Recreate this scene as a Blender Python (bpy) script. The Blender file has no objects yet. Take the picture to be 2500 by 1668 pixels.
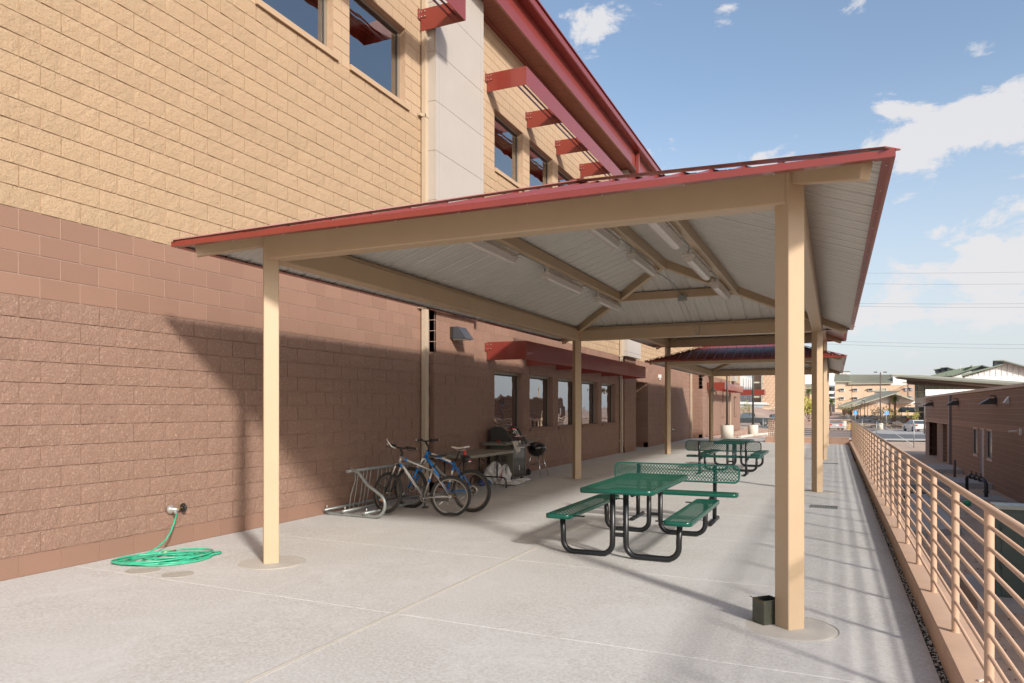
import bpy, math, random
from mathutils import Vector, Matrix
random.seed(7)
R = math.radians
scene = bpy.context.scene
COL = scene.collection

# ------------------------------------------------------------------ camera, light, exposure
YAW = 0.4175
F_PX, HOR, CAM_H = 1772.97, 997.83, 1.5826
cam_d = bpy.data.cameras.new('camera')
cam_d.sensor_width = 36.0
cam_d.lens = F_PX * 36.0 / 2500.0
cam_d.shift_y = (HOR - 834.0) / 2500.0
cam_d.clip_start = 0.05
cam_d.clip_end = 4000
cam = bpy.data.objects.new('camera', cam_d)
COL.objects.link(cam)
cam.location = (0, 0, CAM_H)
cam.rotation_euler = (R(90), 0, YAW)
scene.camera = cam

SUN_FROM = Vector((1.0, -0.78, 0.66)).normalized()
SUN_EL = math.asin(SUN_FROM.z)
SUN_AZ = math.atan2(SUN_FROM.x, SUN_FROM.y)          # clockwise from +Y
sun_d = bpy.data.lights.new('sun', 'SUN')
sun_d.energy = 2.4
sun_d.angle = R(4.6)
sun_d.color = (1.0, 0.955, 0.895)
sun = bpy.data.objects.new('sun', sun_d)
COL.objects.link(sun)
sun.rotation_euler = SUN_FROM.to_track_quat('Z', 'Y').to_euler()
sun.location = (20, -16, 14)

scene.view_settings.view_transform = 'Standard'
scene.view_settings.look = 'None'
scene.view_settings.gamma = 1.0
scene.view_settings.exposure = 0.90
scene.view_settings.use_curve_mapping = False

world = bpy.data.worlds.new('World')
scene.world = world
world.use_nodes = True
wn, wl = world.node_tree.nodes, world.node_tree.links
wn.clear()
def wnode(t, **kw):
    n = wn.new(t)
    for k, v in kw.items():
        setattr(n, k, v)
    return n
w_out = wnode('ShaderNodeOutputWorld')
w_bg = wnode('ShaderNodeBackground')
w_sky = wnode('ShaderNodeTexSky', sky_type='NISHITA', sun_disc=False)
w_sky.sun_elevation = SUN_EL
w_sky.sun_rotation = SUN_AZ
w_sky.air_density = 1.0
w_sky.dust_density = 1.6
w_sky.ozone_density = 1.0
w_bg.inputs['Strength'].default_value = 0.15
w_tc = wnode('ShaderNodeTexCoord')
w_sep = wnode('ShaderNodeSeparateXYZ')
wl.new(w_tc.outputs['Generated'], w_sep.inputs[0])
def wmath(op, a, b=None, clamp=False):
    n = wnode('ShaderNodeMath', operation=op, use_clamp=clamp)
    for i, v in enumerate((a, b)):
        if v is None:
            continue
        if isinstance(v, (int, float)):
            n.inputs[i].default_value = v
        else:
            wl.new(v, n.inputs[i])
    return n.outputs[0]
def cloud_blob(px, py, sx, sy, amp):
    """soft region of sky (centre given as a direction) where cloud is thicker"""
    d = Vector(((px - 1250) / F_PX, 1.0, (HOR - py) / F_PX))
    az = math.atan2(d.x, d.y)
    el = math.atan2(d.z, math.hypot(d.x, d.y))
    u = wmath('SUBTRACT', w_az, az)
    v = wmath('SUBTRACT', w_el, el)
    q = wmath('ADD', wmath('POWER', wmath('ABSOLUTE', wmath('DIVIDE', u, sx)), 2.0),
              wmath('POWER', wmath('ABSOLUTE', wmath('DIVIDE', v, sy)), 2.0))
    e = wmath('EXPONENT', wmath('MULTIPLY', q, -1.0))
    return wmath('MULTIPLY', e, amp)
# azimuth measured from the camera heading, elevation above the horizon
cy, sy_ = math.cos(YAW), math.sin(YAW)
rx = wmath('ADD', wmath('MULTIPLY', w_sep.outputs[0], cy), wmath('MULTIPLY', w_sep.outputs[1], sy_))
ry = wmath('ADD', wmath('MULTIPLY', w_sep.outputs[0], -sy_), wmath('MULTIPLY', w_sep.outputs[1], cy))
w_az = wmath('ARCTAN2', rx, ry)
w_el = wmath('ARCSINE', w_sep.outputs[2])
w_map = wnode('ShaderNodeCombineXYZ')
wl.new(wmath('MULTIPLY', w_az, 3.0), w_map.inputs[0])
wl.new(wmath('MULTIPLY', w_el, 5.2), w_map.inputs[1])
w_map.inputs[2].default_value = 3.7
w_n1 = wnode('ShaderNodeTexNoise')
w_n1.inputs['Scale'].default_value = 3.6
w_n1.inputs['Detail'].default_value = 9
w_n1.inputs['Roughness'].default_value = 0.62
w_n1.inputs['Distortion'].default_value = 0.35
wl.new(w_map.outputs[0], w_n1.inputs['Vector'])
blobs = None
for b in [
        (1440, 60, .045, .05, .17), (1610, 8, .04, .012, .15), (1770, 18, .03, .014, .13), (2060, 35, .05, .013, .14),
        (2290, 330, .07, .045, .20), (2140, 370, .08, .025, .17), (2200, 455, .035, .028, .14),
        (2440, 230, .045, .06, .15), (2455, 290, .025, .018, .17), (2290, 560, .04, .012, .14), (2440, 520, .04, .014, .16),
        (2340, 680, .12, .040, .27), (2240, 770, .05, .012, .15), (1620, 350, .04, .03, .14), (1690, 430, .045, .013, .20),
        (1820, 400, .055, .02, .17), (1950, 330, .055, .02, .10), (-900, 600, .6, .12, .16), (3600, 500, .5, .12, .16)]:
    c = cloud_blob(*b)
    blobs = c if blobs is None else wmath('ADD', blobs, c)
w_dens = wmath('ADD', w_n1.outputs['Fac'], wmath('SUBTRACT', blobs, 0.12))
w_ramp = wnode('ShaderNodeMapRange', interpolation_type='SMOOTHSTEP')
w_ramp.inputs['From Min'].default_value = 0.53
w_ramp.inputs['From Max'].default_value = 0.64
wl.new(w_dens, w_ramp.inputs['Value'])
w_fac = wmath('MULTIPLY', w_ramp.outputs[0], 0.9)
w_mixc = wnode('ShaderNodeMix', data_type='RGBA')
wl.new(w_fac, w_mixc.inputs[0])
# milky air low over the horizon
w_hz = wnode('ShaderNodeMapRange', interpolation_type='SMOOTHSTEP')
w_hz.inputs['From Min'].default_value = 0.42
w_hz.inputs['From Max'].default_value = -0.02
w_hz.inputs['To Max'].default_value = 0.80
wl.new(w_el, w_hz.inputs['Value'])
w_haze = wnode('ShaderNodeMix', data_type='RGBA')
wl.new(w_hz.outputs[0], w_haze.inputs[0])
w_sc = wnode('ShaderNodeVectorMath', operation='MULTIPLY')
w_sc.inputs[1].default_value = (0.76, 0.73, 0.70)
wl.new(w_sky.outputs[0], w_sc.inputs[0])
wl.new(w_sc.outputs[0], w_haze.inputs[6])
w_haze.inputs[7].default_value = (2.45, 2.6, 2.85, 1)
wl.new(w_haze.outputs[2], w_mixc.inputs[6])
w_mixc.inputs[7].default_value = (2.95, 2.9, 2.95, 1)
wl.new(w_mixc.outputs[2], w_bg.inputs['Color'])
wl.new(w_bg.outputs[0], w_out.inputs[0])

# ------------------------------------------------------------------ geometry helpers
class MB:
    def __init__(s):
        s.v, s.f, s.m, s.sm = [], [], [], []
    def face(s, idx, m=0, smooth=False):
        s.f.append(tuple(idx)); s.m.append(m); s.sm.append(smooth)
    def poly(s, pts, m=0):
        n = len(s.v); s.v += [tuple(p) for p in pts]
        s.face(range(n, n + len(pts)), m)
        return s
    def box(s, x0, x1, y0, y1, z0, z1, m=0):
        if x0 > x1: x0, x1 = x1, x0
        if y0 > y1: y0, y1 = y1, y0
        if z0 > z1: z0, z1 = z1, z0
        n = len(s.v)
        s.v += [(x0,y0,z0),(x1,y0,z0),(x1,y1,z0),(x0,y1,z0),(x0,y0,z1),(x1,y0,z1),(x1,y1,z1),(x0,y1,z1)]
        for q in ((0,3,2,1),(4,5,6,7),(0,1,5,4),(1,2,6,5),(2,3,7,6),(3,0,4,7)):
            s.face([n + i for i in q], m)
        return s
    def bar(s, p, q, w, h, up=(0, 0, 1), m=0, taper=1.0):
        """rectangular bar from p to q; w across, h along up"""
        p, q = Vector(p), Vector(q)
        d = (q - p).normalized()
        up = Vector(up)
        a = d.cross(up)
        if a.length < 1e-5:
            a = d.cross(Vector((1, 0, 0)))
        a.normalize(); b = a.cross(d).normalized()
        n = len(s.v)
        for c, k in ((p, 1.0), (q, taper)):
            for i, j in ((-1,-1),(1,-1),(1,1),(-1,1)):
                s.v.append(tuple(c + a * (i * w * k / 2) + b * (j * h * k / 2)))
        for f in ((3,2,1,0),(4,5,6,7),(0,1,5,4),(1,2,6,5),(2,3,7,6),(3,0,4,7)):
            s.face([n + i for i in f], m)
        return s
    def tube(s, pts, r, n=8, m=0, closed=False, caps=True, smooth=True, r1=None):
        pts = [Vector(p) for p in pts]
        k = len(pts)
        base = len(s.v)
        prev = None
        for i, p in enumerate(pts):
            if closed:
                t = (pts[(i + 1) % k] - pts[i - 1])
            elif i == 0:
                t = pts[1] - pts[0]
            elif i == k - 1:
                t = pts[-1] - pts[-2]
            else:
                t = (pts[i + 1] - p).normalized() + (p - pts[i - 1]).normalized()
            t = t.normalized() if t.length > 1e-9 else Vector((0, 0, 1))
            if prev is None:
                u = t.orthogonal().normalized()
            else:
                u = prev - t * prev.dot(t)
                u = u.normalized() if u.length > 1e-6 else t.orthogonal().normalized()
            prev = u
            w = t.cross(u)
            rr = r if r1 is None else r + (r1 - r) * i / max(1, k - 1)
            if isinstance(r, (list, tuple)):
                rr = r[i]
            for j in range(n):
                a = 2 * math.pi * j / n
                s.v.append(tuple(p + (u * math.cos(a) + w * math.sin(a)) * rr))
        seg = k if closed else k - 1
        for i in range(seg):
            i2 = (i + 1) % k
            for j in range(n):
                j2 = (j + 1) % n
                s.face((base + i*n + j, base + i*n + j2, base + i2*n + j2, base + i2*n + j), m, smooth)
        if caps and not closed:
            s.face([base + j for j in range(n)][::-1], m)
            s.face([base + (k-1)*n + j for j in range(n)], m)
        return s
    def lathe(s, prof, n=20, c=(0, 0, 0), m=0, axis='Z', smooth=True, caps=True):
        base = len(s.v); c = Vector(c)
        for r, z in prof:
            for j in range(n):
                a = 2 * math.pi * j / n
                x, y = r * math.cos(a), r * math.sin(a)
                p = (x, y, z) if axis == 'Z' else ((z, x, y) if axis == 'X' else (y, z, x))
                s.v.append(tuple(c + Vector(p)))
        for i in range(len(prof) - 1):
            for j in range(n):
                j2 = (j + 1) % n
                s.face((base + i*n + j, base + i*n + j2, base + (i+1)*n + j2, base + (i+1)*n + j), m, smooth)
        if caps:
            s.face([base + j for j in range(n)][::-1], m)
            s.face([base + (len(prof)-1)*n + j for j in range(n)], m)
        return s
    def prism(s, poly, a, b, axis='Y', m=0):
        """extrude a 2-D polygon between a and b along an axis (other two axes in x,y,z order)"""
        def P(u, v, w):
            return (w, u, v) if axis == 'X' else ((u, w, v) if axis == 'Y' else (u, v, w))
        n, k = len(s.v), len(poly)
        s.v += [P(u, v, a) for u, v in poly] + [P(u, v, b) for u, v in poly]
        s.face(range(n, n + k), m); s.face(list(range(n + k, n + 2*k))[::-1], m)
        for i in range(k):
            j = (i + 1) % k
            s.face((n + i, n + k + i, n + k + j, n + j), m)
        return s
    def xform(s, M, start=0):
        for i in range(start, len(s.v)):
            s.v[i] = tuple(M @ Vector(s.v[i]))
        return s
    def mesh(s, name, mats):
        me = bpy.data.meshes.new(name)
        me.from_pydata(s.v, [], s.f)
        for mt in (mats if isinstance(mats, (list, tuple)) else [mats]):
            me.materials.append(mt)
        me.polygons.foreach_set('material_index', s.m)
        me.polygons.foreach_set('use_smooth', s.sm)
        me.update()
        return me
    def build(s, name, mats, parent=None, local=False, kind=None, label=None, fix=True):
        """one mesh object; coordinates are world ones unless local=True"""
        if parent is not None and not local:
            inv = WM[parent.name].inverted()
            if inv != Matrix.Identity(4):
                s.xform(inv)
        me = s.mesh(name, mats)
        if fix:
            recalc(me)
        o = bpy.data.objects.new(name, me)
        COL.objects.link(o)
        if parent is not None:
            o.parent = parent
            WM[o.name] = WM[parent.name].copy()
        else:
            WM[o.name] = Matrix.Identity(4)
        if kind: o['kind'] = kind
        if label: o['label'] = label
        return o
import bmesh
def recalc(me):
    bm = bmesh.new(); bm.from_mesh(me)
    bmesh.ops.recalc_face_normals(bm, faces=bm.faces)
    bm.to_mesh(me); bm.free()
WM = {}
def tag(o, label=None, cat=None, group=None, kind=None):
    if label: o['label'] = label
    if cat: o['category'] = cat
    if group: o['group'] = group
    if kind: o['kind'] = kind
    return o
def thing(name, label, cat, loc=(0, 0, 0), rz=0.0, group=None, kind=None):
    o = bpy.data.objects.new(name, None)
    COL.objects.link(o)
    o.empty_display_size = 0.2
    o.location = loc
    o.rotation_euler = (0, 0, rz)
    WM[o.name] = Matrix.Translation(Vector(loc)) @ Matrix.Rotation(rz, 4, 'Z')
    return tag(o, label, cat, group, kind)
def inst(name, me, parent, loc, rz=0.0, sx=1.0):
    """another object on shared mesh data; loc is in the parent's space"""
    o = bpy.data.objects.new(name, me)
    COL.objects.link(o)
    o.parent = parent
    o.location = loc
    if rz: o.rotation_euler = (0, 0, rz)
    return o
def copy_tree(root, loc, rz=0.0, label=None):
    def rec(o, parent):
        c = o.copy(); COL.objects.link(c)
        if parent is not None: c.parent = parent
        for ch in [k for k in bpy.data.objects if k.parent == o and k is not c]:
            rec(ch, c)
        return c
    r = rec(root, None)
    r.location = loc; r.rotation_euler = (0, 0, rz)
    if label: r['label'] = label
    return r
def unpix(px, py, d):
    """a world point from its direction (photo pixels) and its distance along the camera axis"""
    r = (px - 1250) / F_PX * d
    return Vector((r * cy - d * sy_, r * sy_ + d * cy, CAM_H + (HOR - py) / F_PX * d))
def cam_rd(r, d, z):
    return Vector((r * cy - d * sy_, r * sy_ + d * cy, z))
def to_rd(x, y):
    return x * cy + y * sy_, -x * sy_ + y * cy
def project(p):
    r, d = to_rd(p[0], p[1])
    if d < .3: return None
    return 1250 + F_PX * r / d, HOR - F_PX * (p[2] - CAM_H) / d, d
def zf(x):
    return -0.0116 * (x + 6.975)

# ------------------------------------------------------------------ materials
def mat(name, color, rough=0.6, metal=0.0, bump=None, var=None, spec=0.5, coat=0.0):
    """color: linear rgb. var: (scale, amount[, detail]) tonal mottling. bump: (scale, strength, distance)"""
    m = bpy.data.materials.new(name); m.use_nodes = True
    nt = m.node_tree; N, L = nt.nodes, nt.links
    b = N['Principled BSDF']
    b.inputs['Roughness'].default_value = rough
    b.inputs['Metallic'].default_value = metal
    b.inputs['Specular IOR Level'].default_value = spec
    b.inputs['Coat Weight'].default_value = coat
    b.inputs['Base Color'].default_value = (*color, 1)
    tc = N.new('ShaderNodeNewGeometry')
    if var:
        n = N.new('ShaderNodeTexNoise'); n.inputs['Scale'].default_value = var[0]
        n.inputs['Detail'].default_value = var[2] if len(var) > 2 else 6
        n.inputs['Roughness'].default_value = 0.65
        L.new(tc.outputs['Position'], n.inputs['Vector'])
        r = N.new('ShaderNodeMapRange')
        r.inputs['From Min'].default_value = 0.3; r.inputs['From Max'].default_value = 0.7
        r.inputs['To Min'].default_value = 1 - var[1]; r.inputs['To Max'].default_value = 1 + var[1]
        L.new(n.outputs['Fac'], r.inputs['Value'])
        x = N.new('ShaderNodeVectorMath'); x.operation = 'SCALE'
        x.inputs[0].default_value = color
        L.new(r.outputs[0], x.inputs['Scale'])
        L.new(x.outputs[0], b.inputs['Base Color'])
    if bump:
        n = N.new('ShaderNodeTexNoise'); n.inputs['Scale'].default_value = bump[0]
        n.inputs['Detail'].default_value = 5
        L.new(tc.outputs['Position'], n.inputs['Vector'])
        bp = N.new('ShaderNodeBump'); bp.inputs['Strength'].default_value = bump[1]
        bp.inputs['Distance'].default_value = bump[2]
        L.new(n.outputs['Fac'], bp.inputs['Height'])
        L.new(bp.outputs[0], b.inputs['Normal'])
    return m

def block_mat(name, color, speck, rough_face, cellvar=0.05, mott=0.10, specks=0.5):
    """concrete masonry: every block a slightly different tone, aggregate specks, pitted or split relief"""
    m = bpy.data.materials.new(name); m.use_nodes = True
    nt = m.node_tree; N, L = nt.nodes, nt.links
    b = N['Principled BSDF']; b.inputs['Roughness'].default_value = 0.93
    b.inputs['Specular IOR Level'].default_value = 0.25
    g = N.new('ShaderNodeNewGeometry')
    def M(op, a, c=None):
        n = N.new('ShaderNodeMath'); n.operation = op
        for i, v in enumerate((a, c)):
            if v is None: continue
            if isinstance(v, (int, float)): n.inputs[i].default_value = v
            else: L.new(v, n.inputs[i])
        return n.outputs[0]
    wnz = N.new('ShaderNodeAttribute'); wnz.attribute_name = 'tone'
    n1 = N.new('ShaderNodeTexNoise'); n1.inputs['Scale'].default_value = 1.6; n1.inputs['Detail'].default_value = 8
    n1.inputs['Roughness'].default_value = .7
    L.new(g.outputs['Position'], n1.inputs['Vector'])
    n2 = N.new('ShaderNodeTexNoise'); n2.inputs['Scale'].default_value = 48.0; n2.inputs['Detail'].default_value = 3
    L.new(g.outputs['Position'], n2.inputs['Vector'])
    tone = M('ADD', M('ADD', 1.0 - cellvar / 2 - mott / 2, M('MULTIPLY', wnz.outputs['Fac'], cellvar)),
             M('MULTIPLY', n1.outputs['Fac'], mott))
    sc = N.new('ShaderNodeVectorMath'); sc.operation = 'SCALE'; sc.inputs[0].default_value = color
    L.new(tone, sc.inputs['Scale'])
    r = N.new('ShaderNodeMapRange'); r.inputs['From Min'].default_value = .56; r.inputs['From Max'].default_value = .68
    r.inputs['To Max'].default_value = specks
    L.new(n2.outputs['Fac'], r.inputs['Value'])
    mx = N.new('ShaderNodeMix'); mx.data_type = 'RGBA'
    L.new(r.outputs[0], mx.inputs[0]); L.new(sc.outputs[0], mx.inputs[6])
    mx.inputs[7].default_value = (*speck, 1)
    L.new(mx.outputs[2], b.inputs['Base Color'])
    bp = N.new('ShaderNodeBump'); bp.inputs['Strength'].default_value = 1.0 if rough_face else 0.35
    bp.inputs['Distance'].default_value = 0.015 if rough_face else 0.003
    n3 = N.new('ShaderNodeTexNoise'); n3.inputs['Scale'].default_value = 34.0 if rough_face else 90.0
    n3.inputs['Detail'].default_value = 8; n3.inputs['Roughness'].default_value = .66
    n3.inputs['Distortion'].default_value = .5 if rough_face else 0
    L.new(g.outputs['Position'], n3.inputs['Vector'])
    L.new(n3.outputs['Fac'], bp.inputs['Height']); L.new(bp.outputs[0], b.inputs['Normal'])
    return m

M = {}
M['tan_rough'] = block_mat('tan_split_block', (0.44, 0.312, 0.195), (0.34, 0.21, 0.12), True, .05, .14)
M['tan_smooth'] = block_mat('tan_smooth_block', (0.46, 0.33, 0.215), (0.40, 0.28, 0.18), False, .06, .10)
M['mauve_rough'] = block_mat('mauve_split_block', (0.275, 0.170, 0.125), (0.50, 0.37, 0.29), True, .05, .14, .35)
M['mauve_smooth'] = block_mat('mauve_smooth_block', (0.265, 0.157, 0.112), (0.30, 0.16, 0.115), False, .14, .10)
M['mauve_base'] = block_mat('mauve_base_block', (0.26, 0.155, 0.112), (0.28, 0.155, 0.115), False, .08, .10)
M['mortar_tan'] = mat('tan_mortar', (0.42, 0.29, 0.19), .95, var=(9, .10))
M['mortar_mauve'] = mat('mauve_mortar', (0.30, 0.19, 0.145), .95, var=(9, .10))
M['mortar_light'] = mat('light_mauve_mortar', (0.44, 0.31, 0.245), .95, var=(9, .10))
M['cream_metal'] = mat('cream_wall_panel', (0.44, 0.395, 0.345), .42, var=(1.5, .03))
M['pipe_beige'] = mat('beige_paint', (0.48, 0.385, 0.275), .45, var=(3, .04))
M['tan_steel'] = mat('tan_powder_coat', (0.48, 0.352, 0.225), .38, var=(2.5, .035), bump=(60, .08, .0006))
M['red_metal'] = mat('brick_red_metal', (0.225, 0.036, 0.025), .34, var=(3, .06), coat=.35)
M['red_roof'] = mat('brick_red_roof_sheet', (0.22, 0.042, 0.034), .33, var=(3, .05))
M['red_soffit'] = mat('red_soffit_board', (0.235, 0.075, 0.048), .55, var=(4, .10))
M['white_under'] = mat('off_white_roof_underside', (0.54, 0.52, 0.48), .38, var=(2.2, .05))
M['steel'] = mat('bright_bolt_steel', (0.66, 0.64, 0.60), .3, .8)
M['bronze'] = mat('dark_bronze', (0.05, 0.042, 0.035), .4, .3)
M['frame_grey'] = mat('window_frame', (0.30, 0.26, 0.21), .4, .3)
M['blind'] = mat('window_blind', (0.20, 0.17, 0.11), .8)
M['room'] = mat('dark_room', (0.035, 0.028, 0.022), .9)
M['dark'] = mat('dark_recess', (0.03, 0.025, 0.02), .9)
M['galv'] = mat('galvanised_steel', (0.33, 0.355, 0.34), .42, .55, var=(14, .14), bump=(40, .1, .001))
M['black_steel'] = mat('black_powder_coat', (0.009, 0.010, 0.011), .36, var=(8, .15), bump=(50, .1, .0005))
M['green_vinyl'] = mat('green_vinyl_coat', (0.003, 0.085, 0.056), .24, var=(6, .10))
M['dark_green_vinyl'] = mat('dark_green_vinyl_coat', (0.005, 0.055, 0.044), .30, var=(6, .10))
M['rubber'] = mat('tyre_rubber', (0.032, 0.030, 0.027), .8, bump=(160, .5, .002))
M['rim'] = mat('brushed_rim', (0.26, 0.235, 0.20), .35, .8)
M['spoke'] = mat('spoke_steel', (0.25, 0.24, 0.22), .4, .8)
M['silver_paint'] = mat('silver_bike_paint', (0.44, 0.42, 0.40), .3, .6)
M['blue_paint'] = mat('blue_bike_paint', (0.010, 0.20, 0.58), .25, .25)
M['white_paint'] = mat('white_paint', (0.78, 0.76, 0.72), .4)
M['black_plastic'] = mat('black_plastic', (0.018, 0.018, 0.018), .5)
M['white_saddle'] = mat('white_saddle_vinyl', (0.72, 0.68, 0.60), .5)
M['rust'] = mat('rusty_sprocket', (0.16, 0.10, 0.045), .6, .5)
M['orange'] = mat('orange_reflector', (0.75, 0.16, 0.02), .3)
M['red_plastic'] = mat('red_plastic', (0.62, 0.03, 0.02), .35)
M['table_grey'] = mat('grey_folding_table_top', (0.235, 0.215, 0.165), .55, var=(10, .12))
M['grill_grey'] = mat('dark_grey_grill_enamel', (0.055, 0.056, 0.05), .42, var=(6, .08))
M['grill_black'] = mat('gloss_black_enamel', (0.008, 0.008, 0.009), .10, coat=.6)
M['grill_side'] = mat('grill_frame_grey', (0.17, 0.16, 0.13), .5, .2)
M['chrome'] = mat('polished_leg_metal', (0.75, 0.74, 0.71), .18, .95)
M['ash'] = mat('grey_ash_pan', (0.30, 0.28, 0.26), .5, .5)
M['cloth'] = mat('pale_rag', (0.50, 0.44, 0.37), .9, bump=(30, .5, .01))
M['bag_plastic'] = mat('white_plastic_bag', (0.60, 0.58, 0.56), .35, bump=(28, .7, .012), var=(8, .12))
M['bag_blue'] = mat('blue_bag', (0.05, 0.09, 0.26), .5)
M['hose'] = mat('green_garden_hose', (0.045, 0.40, 0.235), .35, var=(12, .16))
M['brass'] = mat('dull_brass', (0.38, 0.25, 0.12), .4, .7)
M['concrete_pipe'] = mat('light_concrete', (0.60, 0.56, 0.48), .85, var=(3, .08), bump=(30, .3, .004))
M['pad'] = mat('pad_concrete', (0.38, 0.36, 0.34), .9, var=(2, .10), bump=(25, .3, .004))
M['peach_rail'] = mat('peach_rail_paint', (0.55, 0.37, 0.255), .36, var=(5, .04))
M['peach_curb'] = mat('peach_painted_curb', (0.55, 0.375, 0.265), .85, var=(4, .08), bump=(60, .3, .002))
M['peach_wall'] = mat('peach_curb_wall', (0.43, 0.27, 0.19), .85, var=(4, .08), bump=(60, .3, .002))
M['lens'] = mat('cloudy_diffuser', (0.62, 0.575, 0.53), .22)
M['lamp_body'] = mat('white_lamp_housing', (0.62, 0.585, 0.53), .5)
M['charcoal'] = mat('charcoal_lamp_housing', (0.055, 0.06, 0.068), .3)
M['utility_green'] = mat('dark_green_cabinet', (0.075, 0.105, 0.088), .45, var=(20, .10))
M['utility_top'] = mat('green_grey_cabinet_top', (0.40, 0.42, 0.37), .5)
M['lamp_pole'] = mat('bronze_lamp_pole', (0.045, 0.05, 0.045), .45)
M['bronze_far'] = mat('brown_pole', (0.12, 0.085, 0.07), .5)
M['ashtray'] = mat('oiled_steel_box', (0.085, 0.09, 0.07), .38, .5, var=(9, .25))
M['wire'] = mat('power_wire', (0.16, 0.20, 0.26), .6)
M['cleanout'] = mat('worn_cleanout_cover', (0.40, 0.37, 0.32), .8, var=(12, .1))
M['stone'] = mat('tan_boulder', (0.55, 0.42, 0.30), .9, var=(4, .15), bump=(8, .5, .04))
M['backflow'] = mat('dark_iron_pipe', (0.05, 0.05, 0.055), .5, .4)
M['lilac_door'] = mat('lilac_grey_door', (0.36, 0.33, 0.36), .5)
M['pipe_purple'] = mat('mauve_grey_downpipe', (0.20, 0.175, 0.19), .5)
M['cap_beige'] = mat('beige_parapet_cap', (0.47, 0.38, 0.32), .6, var=(2, .05))

def glass_mat(name, tint, refl):
    m = bpy.data.materials.new(name); m.use_nodes = True
    N, L = m.node_tree.nodes, m.node_tree.links
    N.clear()
    o = N.new('ShaderNodeOutputMaterial'); mx = N.new('ShaderNodeMixShader')
    t = N.new('ShaderNodeBsdfTransparent'); t.inputs[0].default_value = (*tint, 1)
    g = N.new('ShaderNodeBsdfGlossy'); g.inputs['Roughness'].default_value = 0.0
    g.inputs[0].default_value = (.93, .95, .97, 1)
    lw = N.new('ShaderNodeFresnel'); lw.inputs[0].default_value = 1.5
    a = N.new('ShaderNodeMath'); a.operation = 'ADD'; a.use_clamp = True; a.inputs[1].default_value = refl
    ge = N.new('ShaderNodeNewGeometry')
    n = N.new('ShaderNodeTexNoise'); n.inputs['Scale'].default_value = 1.7; n.inputs['Detail'].default_value = 1
    L.new(ge.outputs['Position'], n.inputs['Vector'])
    bp = N.new('ShaderNodeBump'); bp.inputs['Distance'].default_value = .010; bp.inputs['Strength'].default_value = .5
    L.new(n.outputs['Fac'], bp.inputs['Height']); L.new(bp.outputs[0], g.inputs['Normal'])
    L.new(lw.outputs[0], a.inputs[0]); L.new(a.outputs[0], mx.inputs[0])
    L.new(t.outputs[0], mx.inputs[1]); L.new(g.outputs[0], mx.inputs[2]); L.new(mx.outputs[0], o.inputs[0])
    return m
M['glass'] = glass_mat('reflective_window_glass', (.42, .42, .40), .33)
M['glass_far'] = mat('far_window_glass', (0.10, 0.13, 0.13), .12)
M['glass_green'] = mat('greenish_curtain_glass', (0.30, 0.36, 0.30), .15)

def concrete_mat():
    m = bpy.data.materials.new('salt_finish_concrete'); m.use_nodes = True
    N, L = m.node_tree.nodes, m.node_tree.links
    b = N['Principled BSDF']; b.inputs['Roughness'].default_value = .82
    b.inputs['Specular IOR Level'].default_value = .35
    g = N.new('ShaderNodeNewGeometry')
    def noise(sc, det, rg=.6, dist=0):
        n = N.new('ShaderNodeTexNoise'); n.inputs['Scale'].default_value = sc; n.inputs['Detail'].default_value = det
        n.inputs['Roughness'].default_value = rg; n.inputs['Distortion'].default_value = dist
        L.new(g.outputs['Position'], n.inputs['Vector']); return n.outputs['Fac']
    def ramp(v, a, c, lo, hi):
        r = N.new('ShaderNodeMapRange'); r.inputs['From Min'].default_value = a; r.inputs['From Max'].default_value = c
        r.inputs['To Min'].default_value = lo; r.inputs['To Max'].default_value = hi
        L.new(v, r.inputs['Value']); return r.outputs[0]
    def mix(f, a, c):
        x = N.new('ShaderNodeMix'); x.data_type = 'RGBA'
        if isinstance(f, float): x.inputs[0].default_value = f
        else: L.new(f, x.inputs[0])
        for i, v in ((6, a), (7, c)):
            if isinstance(v, tuple): x.inputs[i].default_value = (*v, 1)
            else: L.new(v, x.inputs[i])
        return x.outputs[2]
    big = ramp(noise(.55, 6, .6, .6), .38, .62, 0, 1)
    patch = mix(big, (.42, .395, .35), (.49, .475, .445))
    fine = ramp(noise(42, 4, .75), .36, .64, 0, 1)
    c1 = mix(fine, patch, (.60, .59, .57))
    worn = ramp(noise(1.4, 8, .72, 1.0), .50, .66, 0, .42)
    c2 = mix(worn, c1, (.64, .63, .61))
    dirt = ramp(noise(2.6, 8, .75, .8), .60, .78, 0, .45)
    c3 = mix(dirt, c2, (.28, .245, .20))
    pits = ramp(noise(120, 2, .5), .70, .78, 0, .5)
    c4 = mix(pits, c3, (.16, .14, .12))
    L.new(c4, b.inputs['Base Color'])
    bp = N.new('ShaderNodeBump'); bp.inputs['Strength'].default_value = .45; bp.inputs['Distance'].default_value = .004
    L.new(noise(65, 4, .7), bp.inputs['Height']); L.new(bp.outputs[0], b.inputs['Normal'])
    return m
M['concrete'] = concrete_mat()
M['footing'] = mat('smooth_footing_concrete', (0.47, 0.44, 0.39), .75, var=(6, .07), bump=(50, .1, .001))

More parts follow.
